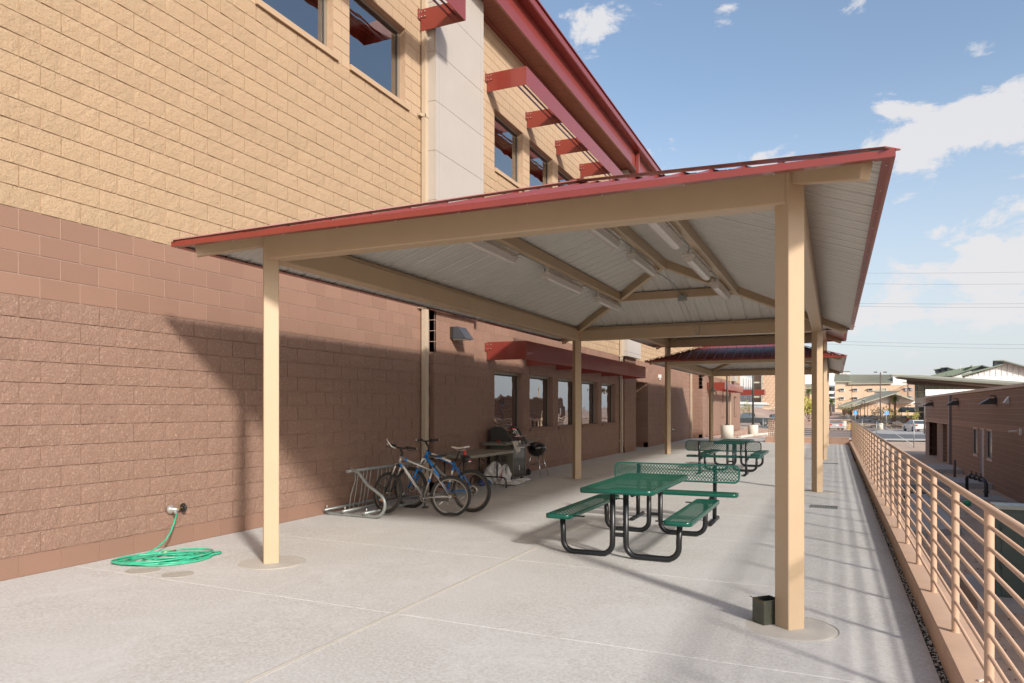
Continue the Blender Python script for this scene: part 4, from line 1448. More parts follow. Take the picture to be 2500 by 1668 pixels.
        rm_ = MB()
        r1, r0 = Rw-2*rt+.006, Rw-2*rt-.014
        b = 0
        for i in range(48):
            a = 2*math.pi*i/48
            for r_, y in ((r1, -.011), (r1, .011), (r0, .009), (r0, -.009)):
                rm_.v.append((c.x + r_*math.cos(a), y, c.z + r_*math.sin(a)))
        for i in range(48):
            k, k2 = 4*i, 4*((i+1) % 48)
            for j in range(4):
                rm_.face((k+j, k+(j+1) % 4, k2+(j+1) % 4, k2+j))
        spk = MB()
        for i in range(32):
            a = 2*math.pi*i/32; s_ = 1 if i % 2 else -1
            ah = a + (.5 if (i//2) % 2 else -.5)
            spk.tube([(c.x + .02*math.cos(ah), s_*.030, c.z + .02*math.sin(ah)), (c.x + r0*math.cos(a), s_*.003, c.z + r0*math.sin(a))], .0011, 4, smooth=False)
        hub = MB().lathe([(.010, -.05), (.010, -.035), (.026, -.032), (.026, -.028), (.014, -.02), (.014, .02), (.026, .028), (.026, .032), (.010, .035), (.010, .05)], 14, c, axis='Y')
        parts = [(ty, 'tyre', 'rubber'), (rm_, 'rim', 'rim'), (spk, 'spoke', 'spoke'), (hub, 'hub', 'rim')]
        a_ = R(-35)
        rf = MB().bar((c.x + (r0-.03)*math.cos(a_) , -.012, c.z + (r0-.03)*math.sin(a_)), (c.x + (r0-.10)*math.cos(a_), -.012, c.z + (r0-.10)*math.sin(a_)), .012, .020, (0, 1, 0))
        parts.append((rf, 'reflector', 'white_paint'))
        if disc:
            parts.append((MB().lathe([(.078, -.042), (.078, -.040), (.055, -.040), (.055, -.042)], 24, c, axis='Y', caps=False), 'brake_disc', 'steel'))
        w_ = None
        for mb, nm, mt in parts:
            if steered: mb.xform(S)
            if w_ is None:
                w_ = mb.build('wheel', M[mt], th, local=True)
            else:
                o = mb.build(nm, M[mt], w_, local=True)
                if nm == 'spoke': o['kind'] = 'stuff'
    wheel(rear, False, flat)
    wheel(front, True, 0)
    # drive train (drive side is -Y, the rider's right)
    dv = MB().lathe([(.085, -.052), (.085, -.048), (.060, -.048), (.060, -.052)], 28, BB, axis='Y', caps=False)
    for i in range(5):
        a = 2*math.pi*i/5; dv.bar(BB + Vector((0, -.05, 0)), BB + Vector((.068*math.cos(a), -.05, .068*math.sin(a))), .012, .004, (0, 1, 0))
    dv.build('chainring', M['rim'], th, local=True)
    cs = MB()
    for k, rr in enumerate((.045, .040, .034, .028, .022)):
        cs.lathe([(rr, -.056+.005*k), (rr, -.053+.005*k)], 20, rear, axis='Y')
    cs.build('cassette', M['rust'], th, local=True)
    ch = MB()
    for s_ in (-1, 1):
        ch.tube([BB + Vector((0, -.05, .083*s_)), rear + Vector((0, -.048, .036*s_))], .0035, 5)
    ch.build('chain', M['rust'], th, local=True)
    for s_, aa in ((-1, crank), (1, crank+180)):
        a = R(aa); e = BB + Vector((.165*math.cos(a), .075*s_, .165*math.sin(a)))
        c_ = MB().bar(BB + Y*.065*s_, e, .016, .024, (0, 1, 0)).build('crank', M['black_plastic'], th, local=True)
        MB().box(e.x-.045, e.x+.045, min(e.y, e.y+.09*s_), max(e.y, e.y+.09*s_), e.z-.012, e.z+.012).build('pedal', M['black_plastic'], c_, local=True)
        MB().box(e.x-.047, e.x-.0445, e.y+.03*s_-.015, e.y+.03*s_+.015, e.z-.008, e.z+.008).build('pedal_reflector', M['orange'], c_, local=True)
    dr_ = MB().tube([rear + Vector((.0, -.065, -.02)), rear + Vector((.02, -.07, -.06)), rear + Vector((.045, -.06, -.10))], .008, 6)
    dr_.lathe([(.02, -.006), (.02, .006)], 10, rear + Vector((.02, -.06, -.065)), axis='Y').lathe([(.02, -.006), (.02, .006)], 10, rear + Vector((.05, -.06, -.115)), axis='Y')
    dr_.build('derailleur', M['rim'], th, local=True)
    vb = MB()
    q = SC + (rear-SC)*.42
    for s_ in (-1, 1): vb.tube([q + Y*.05*s_, q + Y*.035*s_ + Vector((-.0, 0, .085))], .006, 6).box(q.x-.03, q.x+.01, .03*s_-.004, .03*s_+.004, q.z-.005, q.z+.008)
    vb.build('rim_brake', M['black_plastic'], th, local=True)
    if dec: dec(th, S, d1, d2, SC, BB)
    return th
def text_on(th, body, size, origin, dx, dz, mt, name='lettering', off=0.0):
    """raised flat lettering; dx = reading direction, dz = up direction (local vectors)"""
    cu = bpy.data.curves.new('lettering', 'FONT'); cu.body = body; cu.size = size
    cu.extrude = .0008; cu.align_x = 'CENTER'; cu.align_y = 'CENTER'; cu.shear = .15
    tmp = bpy.data.objects.new('tmp_text', cu)
    dg = bpy.context.evaluated_depsgraph_get()
    me = bpy.data.meshes.new_from_object(tmp)
    bpy.data.objects.remove(tmp); 
    dx, dz = Vector(dx).normalized(), Vector(dz).normalized(); n = dx.cross(dz).normalized(); dz = n.cross(dx)
    Mx = Matrix(((dx.x, dz.x, n.x, origin[0]), (dx.y, dz.y, n.y, origin[1]), (dx.z, dz.z, n.z, origin[2]), (0, 0, 0, 1)))
    me.transform(Mx); me.materials.clear(); me.materials.append(M[mt])
    o = bpy.data.objects.new(name, me); COL.objects.link(o)
    if th is not None: o.parent = th
    return o
def dec_silver(th, S, d1, d2, SC, BB):
    d = (BB-d2).normalized(); c = d2 + (BB-d2)*.47
    text_on(th, 'DIAMONDBACK', .040, c + Vector((0, .0245, 0)), d, Vector((0, 0, 1)), 'white_paint')
    MB().tube([d2 + d*.03, d2 + d*.075], .0262, 12).build('blue_band', M['blue_paint'], th, local=True)
    e = (SC-d1).normalized()
    MB().tube([d1 + e*.06, d1 + e*.10], .0212, 12).build('blue_band', M['blue_paint'], th, local=True)
    s_ = BB + (SC-BB)*.55
    MB().tube([s_, s_ + (SC-BB)*.12], .0165, 12).build('blue_band', M['blue_paint'], th, local=True)
    MB().tube([BB + (d2-BB)*.25 + Vector((0, 0, .045)), BB + (d2-BB)*.55 + Vector((0, 0, .045))], .011, 8).build('lock_holder', M['black_plastic'], th, local=True)
def dec_blue(th, S, d1, d2, SC, BB):
    e = (SC-d1)
    for a, b in ((.16, .42), (.56, .86)):
        MB().tube([d1 + e*a + Vector((0, 0, .004)), d1 + e*b + Vector((0, 0, .004))], .0195, 12).build('white_band', M['white_saddle'], th, local=True)
    for a, b in ((.25, .40), (.48, .66)):
        MB().tube([SC + (BB-SC)*a, SC + (BB-SC)*b], .0168, 12).build('white_band', M['white_saddle'], th, local=True)
    d = (BB-d2).normalized()
    text_on(th, 'T', .05, d2 + (BB-d2)*.38 + Vector((0, .0245, 0)), d, Vector((0, 0, 1)), 'white_paint')
def bike_place(rear, heading): return (rear[0], rear[1], zf(rear[0])), heading
lo, hd = bike_place((-5.19, 9.46), R(199))
silver = bicycle(lo, hd, 'silver mountain bike with black saddle and a flat rear tyre, front wheel in the rack', .305, .965, (.40, .285), (.272, .70), (.742, .895), (.775, .785),
        (.165, .915), (.785, 1.02), R(-34), 'silver_paint', 'black_plastic', 'black_plastic', flat=.018, lift=.045, dec=dec_silver, crank=-88)
lo, hd = bike_place((-5.13, 10.02), R(180))
blue = bicycle(lo, hd, 'blue and white mountain bike with a white saddle behind the silver one', .332, 1.10, (.43, .30), (.30, .745), (.775, .93), (.825, .825),
        (.20, 1.005), (.83, 1.085), R(-6), 'blue_paint', 'white_paint', 'white_saddle', dec=dec_blue, disc=True, crank=20, fat=.026)
# bar end on the silver bike, saddle bag and lights on the blue one
MB().tube([(.745, .34, 1.03), (.80, .36, 1.06), (.86, .36, 1.14), (.87, .35, 1.17)], .010, 8).build('bar_end', M['steel'], silver, local=True)
sb = thing('saddle_bag', 'black saddle bag with white reflective rim under the blue bike saddle', 'bag', (-5.22, 10.02, .78))
MB().lathe([(.0, -.045), (.052, -.043), (.058, 0), (.052, .043), (0, .045)], 14, (-5.215, 10.02, .80), axis='Y').box(-5.30, -5.22, 9.98, 10.06, .765, .86).build('bag_body', M['black_plastic'], sb)
MB().tube([(-5.158, 9.975, .765), (-5.155, 10.02, .760), (-5.158, 10.06, .765)], .009, 6).build('reflective_rim', M['white_paint'], sb)
MB().box(-5.162, -5.15, 10.0, 10.02, .76, .80).build('red_tab', M['red_plastic'], sb)
MB().box(-5.25, -5.235, 10.0, 10.04, .86, .93).build('rear_light', M['red_plastic'], blue, fix=True)
# coiled cable lock hanging in the silver bike's front wheel
lk = thing('cable_lock', 'black coiled cable lock hung through the rack and the silver front wheel', 'lock', (-6.2, 9.15, .4))
pts = []
for i in range(70):
    t = i/69
    pts.append((-6.12 + .10*math.sin(t*20), 9.10 + .03*math.cos(t*13) - .05*t, .50 - .28*t + .05*math.cos(t*24)))
MB().tube(pts, .005, 6).build('lock_cable', M['black_plastic'], lk)
MB().box(-6.16, -6.08, 9.03, 9.07, .14, .20).build('padlock', M['black_plastic'], lk)
MB().box(-6.12, -6.08, 9.03, 9.06, .21, .25).build('lock_tag', M['orange'], lk)

# ------------------------------------------------------------------ folding table
ft = thing('folding_table', 'grey folding table against the wall, between bikes and grill', 'table', (-6.38, 12.62, 0))
tz = .735
mb = MB()
X0, X1, Y0, Y1 = -6.93, -5.93, 11.55, 13.55
tb = MB().prism([(X0+.03, Y0), (X1-.03, Y0), (X1, Y0+.03), (X1, Y1-.03), (X1-.03, Y1), (X0+.03, Y1), (X0, Y1-.03), (X0, Y0+.03)], tz-.022, tz, 'Z').build('table_top', M['table_grey'], ft)
MB().box(X0+.02, X1-.02, Y0+.02, Y0+.035, tz-.05, tz-.0225).box(X0+.02, X1-.02, Y1-.035, Y1-.02, tz-.05, tz-.0225).box(X0+.02, X0+.035, Y0+.035, Y1-.035, tz-.05, tz-.0225).box(X1-.035, X1-.02, Y0+.035, Y1-.035, tz-.05, tz-.0225).build('apron', M['table_grey'], ft)
for y, s_ in ((Y0+.30, 1), (Y1-.25, -1)):
    lg = MB()
    xm2 = (X0+X1)/2
    for sx in (-1, 1):
        x = xm2 + sx*.20
        lg.tube([(x, y, tz-.05), (x, y, .19)], .0145, 8)
    lg.build('leg', M['black_steel'], ft)
    f2 = MB().tube([(xm2-.40, y, zf(X0)+.0), (xm2-.40, y, .12), (xm2-.36, y, .185), (xm2-.30, y, .20), (xm2+.30, y, .20), (xm2+.36, y, .185), (xm2+.40, y, .12), (xm2+.40, y, zf(X1)+.0)], .0145, 8)
    f2.build('leg_foot', M['black_steel'], ft)
    MB().tube([(xm2, y, .40), (xm2, y+s_*.45, tz-.05)], .009, 6).build('brace', M['black_steel'], ft)

# ------------------------------------------------------------------ gas grill
gl = thing('gas_grill', 'dark grey gas grill with closed black lid and cabinet, against the wall', 'grill', (-6.5, 14.6, 0))
gx0, gx1 = -6.86, -6.30      # back to front (front faces +X)
gy0, gy1 = 14.28, 14.98
z0 = zf(-6.5)
MB().box(gx0, gx1-.03, gy0, gy0+.02, z0+.10, z0+.80).box(gx0, gx1-.03, gy1-.02, gy1, z0+.10, z0+.80).box(gx0, gx0+.02, gy0+.02, gy1-.02, z0+.10, z0+.80).box(gx0, gx1-.03, gy0+.02, gy1-.02, z0+.08, z0+.0995).build('cabinet', M['grill_side'], gl)
lv = MB()
for i in range(5):
    for k in range(2):
        lv.box(gx0+.10+.17*k, gx0+.23+.17*k, gy0-.004, gy0-.0005, z0+.44+.025*i, z0+.452+.025*i)
lv.build('vent_slot', M['dark'], gl, kind='stuff')
dm = MB().box(gx1-.029, gx1-.015, gy0+.03, gy1-.03, z0+.12, z0+.74)
dob = dm.build('door', M['grill_black'], gl)
rb = MB()
for i in range(20):
    rb.box(gx1-.0148, gx1-.010, gy0+.06, gy1-.06, z0+.15+.028*i, z0+.160+.028*i)
rb.build('door_rib', M['grill_grey'], dob, kind='stuff')
MB().box(gx1-.028, gx1-.008, gy0, gy0+.03, z0+.10, z0+.78).box(gx1-.028, gx1-.008, gy1-.03, gy1, z0+.10, z0+.78).build('door_post', M['grill_side'], gl)
MB().bar((gx1-.0, gy0+.08, z0+.735), (gx1-.0, gy1-.08, z0+.735), .012, .018).build('door_handle', M['chrome'], dob)
fx = MB().lathe([(.0, 0), (.018, .001), (.018, .004), (0, .005)], 12, (gx1-.012, 14.62, z0+.33), axis='X').box(gx1-.012, gx1-.007, 14.612, 14.628, z0+.24, z0+.31)
fx.build('door_emblem', M['white_paint'], dob)
# lid: side outline as in the photo, black front band between cast ends
lidp = [(gx0+.02, z0+.86), (gx0+.01, z0+1.10), (gx0+.05, z0+1.18), (gx0+.16, z0+1.20), (gx0+.30, z0+1.185), (gx0+.40, z0+1.11), (gx0+.46, z0+1.00), (gx0+.54, z0+.93), (gx0+.56, z0+.86)]
for a, b in ((gy0-.02, gy0+.02), (gy1-.02, gy1+.02)):
    MB().prism(lidp, a, b, 'Y').build('lid_end', M['grill_grey'], gl)
MB().prism([(x*.985+gx0*.015, z-.012 if z > z0+.9 else z) for x, z in lidp], gy0+.0205, gy1-.0205, 'Y').build('lid', M['grill_black'], gl)
MB().box(gx0, gx1+.01, gy0-.015, gy1+.015, z0+.80, z0+.8595).build('firebox', M['grill_grey'], gl)
MB().tube([(gx1-.01, gy0+.06, z0+.985), (gx1+.03, gy0+.07, z0+.985), (gx1+.03, gy1-.07, z0+.985), (gx1-.01, gy1-.06, z0+.985)], .010, 8).build('lid_handle', M['chrome'], gl)
MB().lathe([(.0, 0), (.030, .002), (.030, .008), (0, .010)], 16, (gx0+.44, 14.55, z0+1.06), axis='X').build('thermometer', M['chrome'], gl)
# side shelf toward the camera, control panel at the front
MB().prism([(gx0+.03, z0+.81), (gx1+.01, z0+.81), (gx1+.03, z0+.83), (gx1+.03, z0+.87), (gx0+.03, z0+.875)], gy0-.45, gy0-.016, 'Y').build('side_shelf', M['grill_side'], gl)
MB().box(gx0+.08, gx1-.03, gy0-.456, gy0-.4505, z0+.815, z0+.85).build('shelf_band', M['ash'], gl)
MB().prism([(gx0+.03, z0+.81), (gx1+.01, z0+.81), (gx1+.03, z0+.87), (gx0+.03, z0+.875)], gy1+.016, gy1+.40, 'Y').build('side_shelf', M['grill_side'], gl)
MB().prism([(gx1-.03, z0+.76), (gx1+.09, z0+.76), (gx1+.10, z0+.78), (gx1-.01, z0+.86), (gx1-.03, z0+.86)], gy0+.0, gy1-.0, 'Y').build('control_panel', M['ash'], gl)
kn = MB()
for y in (14.42, 14.62, 14.82): kn.lathe([(.028, 0), (.024, .03)], 14, (gx1+.045, y, z0+.825), axis='X')
kn.build('knob', M['black_plastic'], gl)
for (x, y) in ((gx1-.08, gy0+.06), (gx1-.08, gy1-.06)):
    MB().lathe([(.035, -.012), (.035, .012)], 14, (x, y, z0+.036), axis='Y').box(x-.02, x+.02, y-.016, y+.016, z0+.05, z0+.082).build('caster', M['black_plastic'], gl)
MB().lathe([(.075, -.02), (.075, .02)], 18, (gx0+.08, gy1+.03, z0+.076), axis='Y').build('caster', M['black_plastic'], gl)
MB().box(gx0+.30, gx0+.36, gy0-.30, gy0-.22, z0+.876, z0+.90).build('red_lighter', M['red_plastic'], gl)
# paper label on the lid front: red band above dark print on white
def lid_pt(t, y, o=.004):
    a, b = Vector((gx0+.335, 0, z0+1.165)), Vector((gx0+.47, 0, z0+.975))
    n_ = Vector((.81, 0, .58))
    p = a + (b-a)*t + n_*o
    return (p.x, y, p.z)
lb = MB()
lb.poly([lid_pt(.05, 14.66, .012), lid_pt(.98, 14.66, .012), lid_pt(.98, 14.84, .012), lid_pt(.05, 14.84, .012)], 0)
lb.poly([lid_pt(.05, 14.64, .014), lid_pt(.22, 14.64, .014), lid_pt(.22, 14.85, .014), lid_pt(.05, 14.85, .014)], 1)
for (a, b, c_, d_) in ((.30, .42, 14.68, 14.76), (.46, .66, 14.70, 14.82), (.70, .78, 14.67, 14.80)):
    lb.poly([lid_pt(a, c_, .0135), lid_pt(b, c_, .0135), lid_pt(b, d_, .0135), lid_pt(a, d_, .0135)], 2)
lb.poly([lid_pt(.82, 14.67, .0135), lid_pt(.94, 14.67, .0135), lid_pt(.94, 14.82, .0135), lid_pt(.82, 14.82, .0135)], 1)
lb.build('label', [M['white_paint'], M['red_plastic'], M['black_plastic']], gl)
# rag draped over the shelf and control panel
rg_ = thing('rag', 'pale rag draped over the front of the gas grill', 'cloth', (-6.25, 14.5, .85))
def drape(cx_, cy_, w, l, drop, seed, ang):
    rr_ = random.Random(seed); mb = MB(); n, m_ = 12, 10
    for j in range(m_+1):
        for i in range(n+1):
            u, v = (i/n-.5)*w, j/m_*l
            x = v*math.cos(ang) - u*math.sin(ang); y = v*math.sin(ang) + u*math.cos(ang)
            if x < .06: z = 0
            else: z = -(x-.06)*drop
            xx = min(x, .06 + (x-.06)*.35) if x > .06 else x
            mb.v.append((cx_+xx, cy_+y, z0+.885 + z + .010*math.sin(7*u*6+v*9+seed) + rr_.uniform(-.003, .003)))
    for j in range(m_):
        for i in range(n):
            a = j*(n+1)+i; mb.face((a, a+1, a+n+2, a+n+1), smooth=True)
    return mb
o = drape(gx1-.02, 14.25, .26, .30, .95, 2, R(10)).build('cloth_fold', M['cloth'], rg_)
o = drape(gx1-.06, 14.62, .16, .22, .7, 5, R(-20)).build('cloth_fold', M['cloth'], rg_)
for ob in [c for c in bpy.data.objects if c.name.startswith('cloth_fold')]:
    md = ob.modifiers.new('s', 'SOLIDIFY'); md.thickness = .004

# ------------------------------------------------------------------ kettle grill
kg = thing('kettle_grill', 'black kettle charcoal grill on three thin metal legs', 'grill', (-6.42, 15.95, zf(-6.4)))
kx, ky, kz = -6.42, 15.90, zf(-6.4)
prof = [(0.0, .46), (.10, .475), (.18, .53), (.215, .62), (.222, .66)]
MB().lathe(prof, 32, (kx, ky, kz), caps=False).build('bowl', M['grill_black'], kg)
MB().lathe([(.228, .655), (.229, .675), (.215, .72), (.16, .775), (.08, .80), (0, .805)], 32, (kx, ky, kz), caps=False).build('lid', M['grill_black'], kg)
MB().tube([(kx-.0, ky-.06, kz+.83), (kx, ky-.06, kz+.87), (kx, ky+.06, kz+.87), (kx, ky+.06, kz+.83)], .008, 6).box(kx-.05, kx+.05, ky-.07, ky+.07, kz+.868, kz+.882).build('lid_handle', M['ash'], kg)
MB().box(kx+.20, kx+.30, ky+.05, ky+.09, kz+.60, kz+.62).build('side_handle', M['ash'], kg)
for a, wheel_ in ((-50, 0), (40, 0), (170, 1)):
    A = R(a)
    t0 = Vector((kx+.14*math.cos(A), ky+.14*math.sin(A), kz+.50)); t1 = Vector((kx+.30*math.cos(A), ky+.30*math.sin(A), kz+(.008 if not wheel_ else .075)))
    MB().tube([t0, t1], .0125, 10).build('leg', M['chrome'], kg)
for s_ in (-1, 1):
    MB().lathe([(.075, -.012), (.08, -.008), (.08, .008), (.075, .012)], 18, (kx-.26, ky+s_*.09, kz+.08), axis='Y').build('wheel', M['rubber'], kg)
MB().tube([(kx-.26, ky-.12, kz+.08), (kx-.26, ky+.12, kz+.08)], .006, 6).build('axle', M['steel'], kg)
MB().lathe([(0, .262), (.14, .275), (.15, .285), (0, .28)], 24, (kx, ky, kz), caps=False).build('ash_pan', M['ash'], kg)
MB().tube([(kx, ky, kz+.29), (kx, ky, kz+.46)], .012, 8).build('ash_stem', M['ash'], kg)

# ------------------------------------------------------------------ plastic bags on the floor under table and grill
def crumple(c, r, seed, squash=.6, n=14):
    rr_ = random.Random(seed); mb = MB()
    ph = [rr_.uniform(0, 6) for _ in range(8)]
    for i in range(n+1):
        th_ = math.pi*i/n
        for j in range(2*n):
            p = math.pi*j/n
            k = 1 + .16*math.sin(3*p+ph[0]) + .11*math.sin(5*p+th_*3+ph[1]) + .09*math.sin(9*p-th_*5+ph[2]) + rr_.uniform(-.07, .07)
            x, y, z = r[0]*k*math.sin(th_)*math.cos(p), r[1]*k*math.sin(th_)*math.sin(p), r[2]*k*math.cos(th_)
            mb.v.append((c[0]+x, c[1]+y, max(c[2]+z, c[2]-r[2]*squash)))
    for i in range(n):
        for j in range(2*n):
            j2 = (j+1) % (2*n)
            mb.face((i*2*n+j, i*2*n+j2, (i+1)*2*n+j2, (i+1)*2*n+j))
    return mb
b1 = thing('charcoal_bag', 'white charcoal bag with a red and blue mark, under the folding table end', 'bag', (-6.55, 13.85, 0))
crumple((-6.56, 13.85, .19), (.20, .24, .21), 4, .92).build('bag_body', M['bag_plastic'], b1)
def bag_mark(w, h, o, mt):
    m_ = MB(); c = Vector((-6.345, 13.80, .20)); k = []
    for i in range(20):
        a = 2*math.pi*i/20
        k.append(c + Vector((o, w*math.cos(a)*.8 + h*math.sin(a)*.35, h*math.sin(a))))
    return m_.poly(k).build('bag_mark', M[mt], b1)
bag_mark(.055, .12, .0, 'red_plastic'); bag_mark(.038, .10, .003, 'bag_blue'); bag_mark(.022, .08, .006, 'white_paint')
b2 = thing('plastic_bag', 'clear crumpled plastic bag standing between the charcoal bag and the grill cabinet', 'bag', (-6.40, 14.12, 0))
crumple((-6.42, 14.12, .16), (.12, .12, .19), 9, .85).build('bag_body', M['bag_plastic'], b2)
b3 = thing('plastic_bag', 'flattened clear plastic sheeting spread on the floor in front of the gas grill', 'bag', (-6.12, 14.1, 0))
crumple((-6.15, 14.05, .035), (.17, .62, .045), 12, .8).build('bag_body', M['bag_plastic'], b3)
b4 = thing('plastic_bag', 'small blue bag on the floor under the folding table', 'bag', (-6.6, 13.5, 0))
crumple((-6.62, 13.50, .05), (.12, .14, .06), 15, .8).build('bag_body', M['bag_blue'], b4)

# ------------------------------------------------------------------ terrain, roads
GZ = -1.45
def sm(t):
    t = max(0.0, min(1.0, t)); return t*t*(3-2*t)
def ground_h(r, d):
    k = r / max(d, 1.0)
    z = GZ
    left = sm((.425 - k)/.12)
    z += .62*left*sm((d-58)/35)
    z += 1.55*sm((d-107)/46)*(1-left) + 2.9*sm((d-112)/42)*left
    z += .3*sm((d-160)/120)
    if d < 10: z = GZ
    return z
gv, gf = [], []
ds = [-60, -20, 0, 10, 20, 30, 40, 50, 56, 60, 64, 68, 72, 76, 80, 85, 90, 95, 100, 104, 108, 112, 116, 120, 125, 130, 136, 142, 148, 154, 162, 175, 200, 240, 300, 450, 800, 1600, 3000]
rs_ = [-3000, -800, -300, -120, -60, -30, -10, 0, 8, 14, 20, 24, 28, 31, 34, 37, 40, 43, 46, 50, 55, 60, 66, 74, 84, 100, 130, 180, 300, 800, 3000]
for d in ds:
    for r_ in rs_:
        p = cam_rd(r_, d, ground_h(r_, d)); gv.append(tuple(p))
for i in range(len(ds)-1):
    for j in range(len(rs_)-1):
        a = i*len(rs_)+j; gf.append((a, a+1, a+len(rs_)+1, a+len(rs_)))
me = bpy.data.meshes.new('ground'); me.from_pydata(gv, [], gf)
me.materials.append(M['desert']); me.materials.append(M['far_gravel'])
for p in me.polygons:
    c = p.center; rr_, dd = to_rd(c.x, c.y)
    p.material_index = 1 if dd > 103 else 0
    p.use_smooth = True
go = bpy.data.objects.new('ground', me); COL.objects.link(go); go['kind'] = 'structure'
def draped(name, rd, mt, dz=.02, kind='structure', sub=6.0):
    """sheet over the terrain, given as strips [(r, d_near, d_far)] along r"""
    mb = MB(); n = 0
    for (r0, a0, b0), (r1, a1, b1) in zip(rd[:-1], rd[1:]):
        kk = max(1, int(abs(r1-r0)/sub))
        for i in range(kk):
            t0, t1 = i/kk, (i+1)/kk
            m_ = 5
            for j in range(m_):
                q = []
                for (t, u) in ((t0, j/m_), (t1, j/m_), (t1, (j+1)/m_), (t0, (j+1)/m_)):
                    rr_ = r0+(r1-r0)*t; da = a0+(a1-a0)*t; db = b0+(b1-b0)*t
                    d_ = da+(db-da)*u
                    q.append(tuple(cam_rd(rr_, d_, ground_h(rr_, d_)+dz)))
                mb.poly(q)
    o = mb.build(name, M[mt], fix=False); o['kind'] = kind; return o
draped('road', [(-60, 76, 101), (25, 74, 101), (36, 71, 101), (46, 69, 101), (60, 68, 101), (140, 64, 96)], 'asphalt', .10)
draped('road_kerb', [(-60, 101, 101.6), (25, 101, 101.6), (60, 101, 101.6), (140, 96, 96.6)], 'kerb', .22)
draped('sidewalk', [(25, 69, 74.0), (36, 66.5, 71.0), (46, 64.5, 69.0), (60, 63.5, 68), (140, 60, 64)], 'kerb', .105)
draped('driveway', [(43, 83, 88), (50, 80, 99), (58, 75, 99)], 'pad', .115)
# upper terrace beyond the patio: gravel bed and walkway
ter = MB().prism([(-14, YE+4.35), (-2.9, YE+4.35), (-2.9, 58), (-5.0, 62), (-14, 62)], -1.8, -.035, 'Z').build('gravel_bed', M['gravel']); ter['kind'] = 'structure'
wk = MB().prism([(-4.7, YE+4.36), (-2.92, YE+4.36), (-2.92, 58), (-3.6, 58), (-3.5, 52), (-3.75, 48), (-4.3, 45)], -.1, -.022, 'Z').build('walkway', M['concrete']); wk['kind'] = 'structure'
kb = MB()
for a, b in (((-4.75, YE+4.4), (-4.35, 45)), ((-4.35, 45), (-3.8, 48)), ((-3.8, 48), (-3.55, 52)), ((-3.55, 52), (-3.65, 58))):
    kb.bar((a[0], a[1], .01), (b[0], b[1], .01), .15, .16)
kbo = kb.build('bed_kerb', M['concrete_pipe']); kbo['kind'] = 'structure'
# small rocks over the gravel bed and rubble in the yard
def rocks(name, n, area, size, mt, label, seed, z):
    rr_ = random.Random(seed); mb = MB()
    for i in range(n):
        x, y = area(rr_); s_ = rr_.uniform(*size); c = Vector((x, y, z(x, y)))
        b = len(mb.v)
        for q in ((1,0,0),(0,1,0),(-1,0,0),(0,-1,0),(0,0,.7),(.7,.7,.3)):
            mb.v.append(tuple(c + Vector(q)*s_*rr_.uniform(.5, 1.2)))
        for f in ((0,5,4),(5,1,4),(1,2,4),(2,3,4),(3,0,4)): mb.face([b+k for k in f])
    o = mb.build(name, M[mt], fix=False); return tag(o, label, 'gravel', kind='stuff')
rocks('gravel', 5200, lambda q: (q.uniform(-6.4, -3.7), q.uniform(YE+4.4, 60)), (.02, .06), 'gravel', 'reddish landscape gravel beyond the patio', 8, lambda x, y: -.03)
rocks('yard_rubble', 5200, lambda q: (1.0 + 4.3*q.random()**.8, 5 + 45*q.random()), (.008, .035), 'desert', 'loose stones scattered over the dirt yard below the railing', 9, lambda x, y: GZ+.002)
rocks('leaf_litter', 700, lambda q: (.98 + q.random()**2*2.2, 4 + 22*q.random()), (.01, .03), 'bronze_far', 'dark leaf litter on the dirt near the curb', 10, lambda x, y: GZ+.004)

# ------------------------------------------------------------------ the low block building on the right
BX = 5.46
rb_ = thing('storage_building', 'low brown block building in shade across the dirt yard, with wall lights', 'building', (BX, 35, GZ))
ms2 = Masonry(rb_)
M['brown_rough'] = block_mat('brown_block', (0.27, 0.185, 0.145), (0.18, 0.115, 0.09), False, .07, .22)
M['brown_band'] = block_mat('brown_band_block', (0.34, 0.235, 0.185), (0.26, 0.175, 0.135), False, .05, .10)
M['mortar_pale'] = mat('pale_joint', (0.62, 0.50, 0.45), .95)
def style2(r):
    return ('brown_band' if r == 11 else 'brown_rough', False, 'mortar_pale')
Y_END = 54.4
def yr(y): return Y_END - y
ops = [(yr(54.2), yr(48.5), 0, 2.21), (yr(47.8), yr(44.5), 0, 2.21), (yr(36.66), yr(35.6), 1.10, 2.18),
       (yr(35.0), yr(34.1), 0, 2.21), (yr(33.6), yr(32.5), 1.10, 2.18), (yr(27.4), yr(26.4), 0, 2.21)]
ms2.wall((BX, Y_END, GZ), -H90, Y_END-6, 0, 3.72, style2, ops, back=.20, vgap=.003)
ms2.wall((BX+.2, 54.2, GZ), 0, 2.4, 0, 2.21, style2, back=.1)      # far jamb of the left alcove, facing the camera
ms2.wall((BX+.2, 47.8, GZ), 0, 2.4, 0, 2.21, style2, back=.1)
ms2.finish()
M['brown_wall'] = M['brown_rough']
MB().box(BX+2.6, BX+2.8, 44.0, 54.4, GZ, .8).box(BX+.2, BX+2.6, 44.4, 44.5, GZ, .76).box(BX+.2, BX+2.6, 48.3, 48.5, GZ, .76).box(BX+.2, BX+2.8, 44.4, 54.4, .77, .9).build('alcove_wall', M['brown_rough'], rb_)
MB().box(BX+.2, BX+9, Y_END-.2, Y_END, GZ, 2.27).box(BX+.2, BX+9, 6, 6.2, GZ, 2.27).box(BX+9, BX+9.2, 6, Y_END, GZ, 2.27).build('rear_wall', M['brown_rough'], rb_)
MB().box(BX+.2, BX+9, 6.2, Y_END-.2, 2.10, 2.20).build('roof', M['pad'], rb_)
yy = 6.0
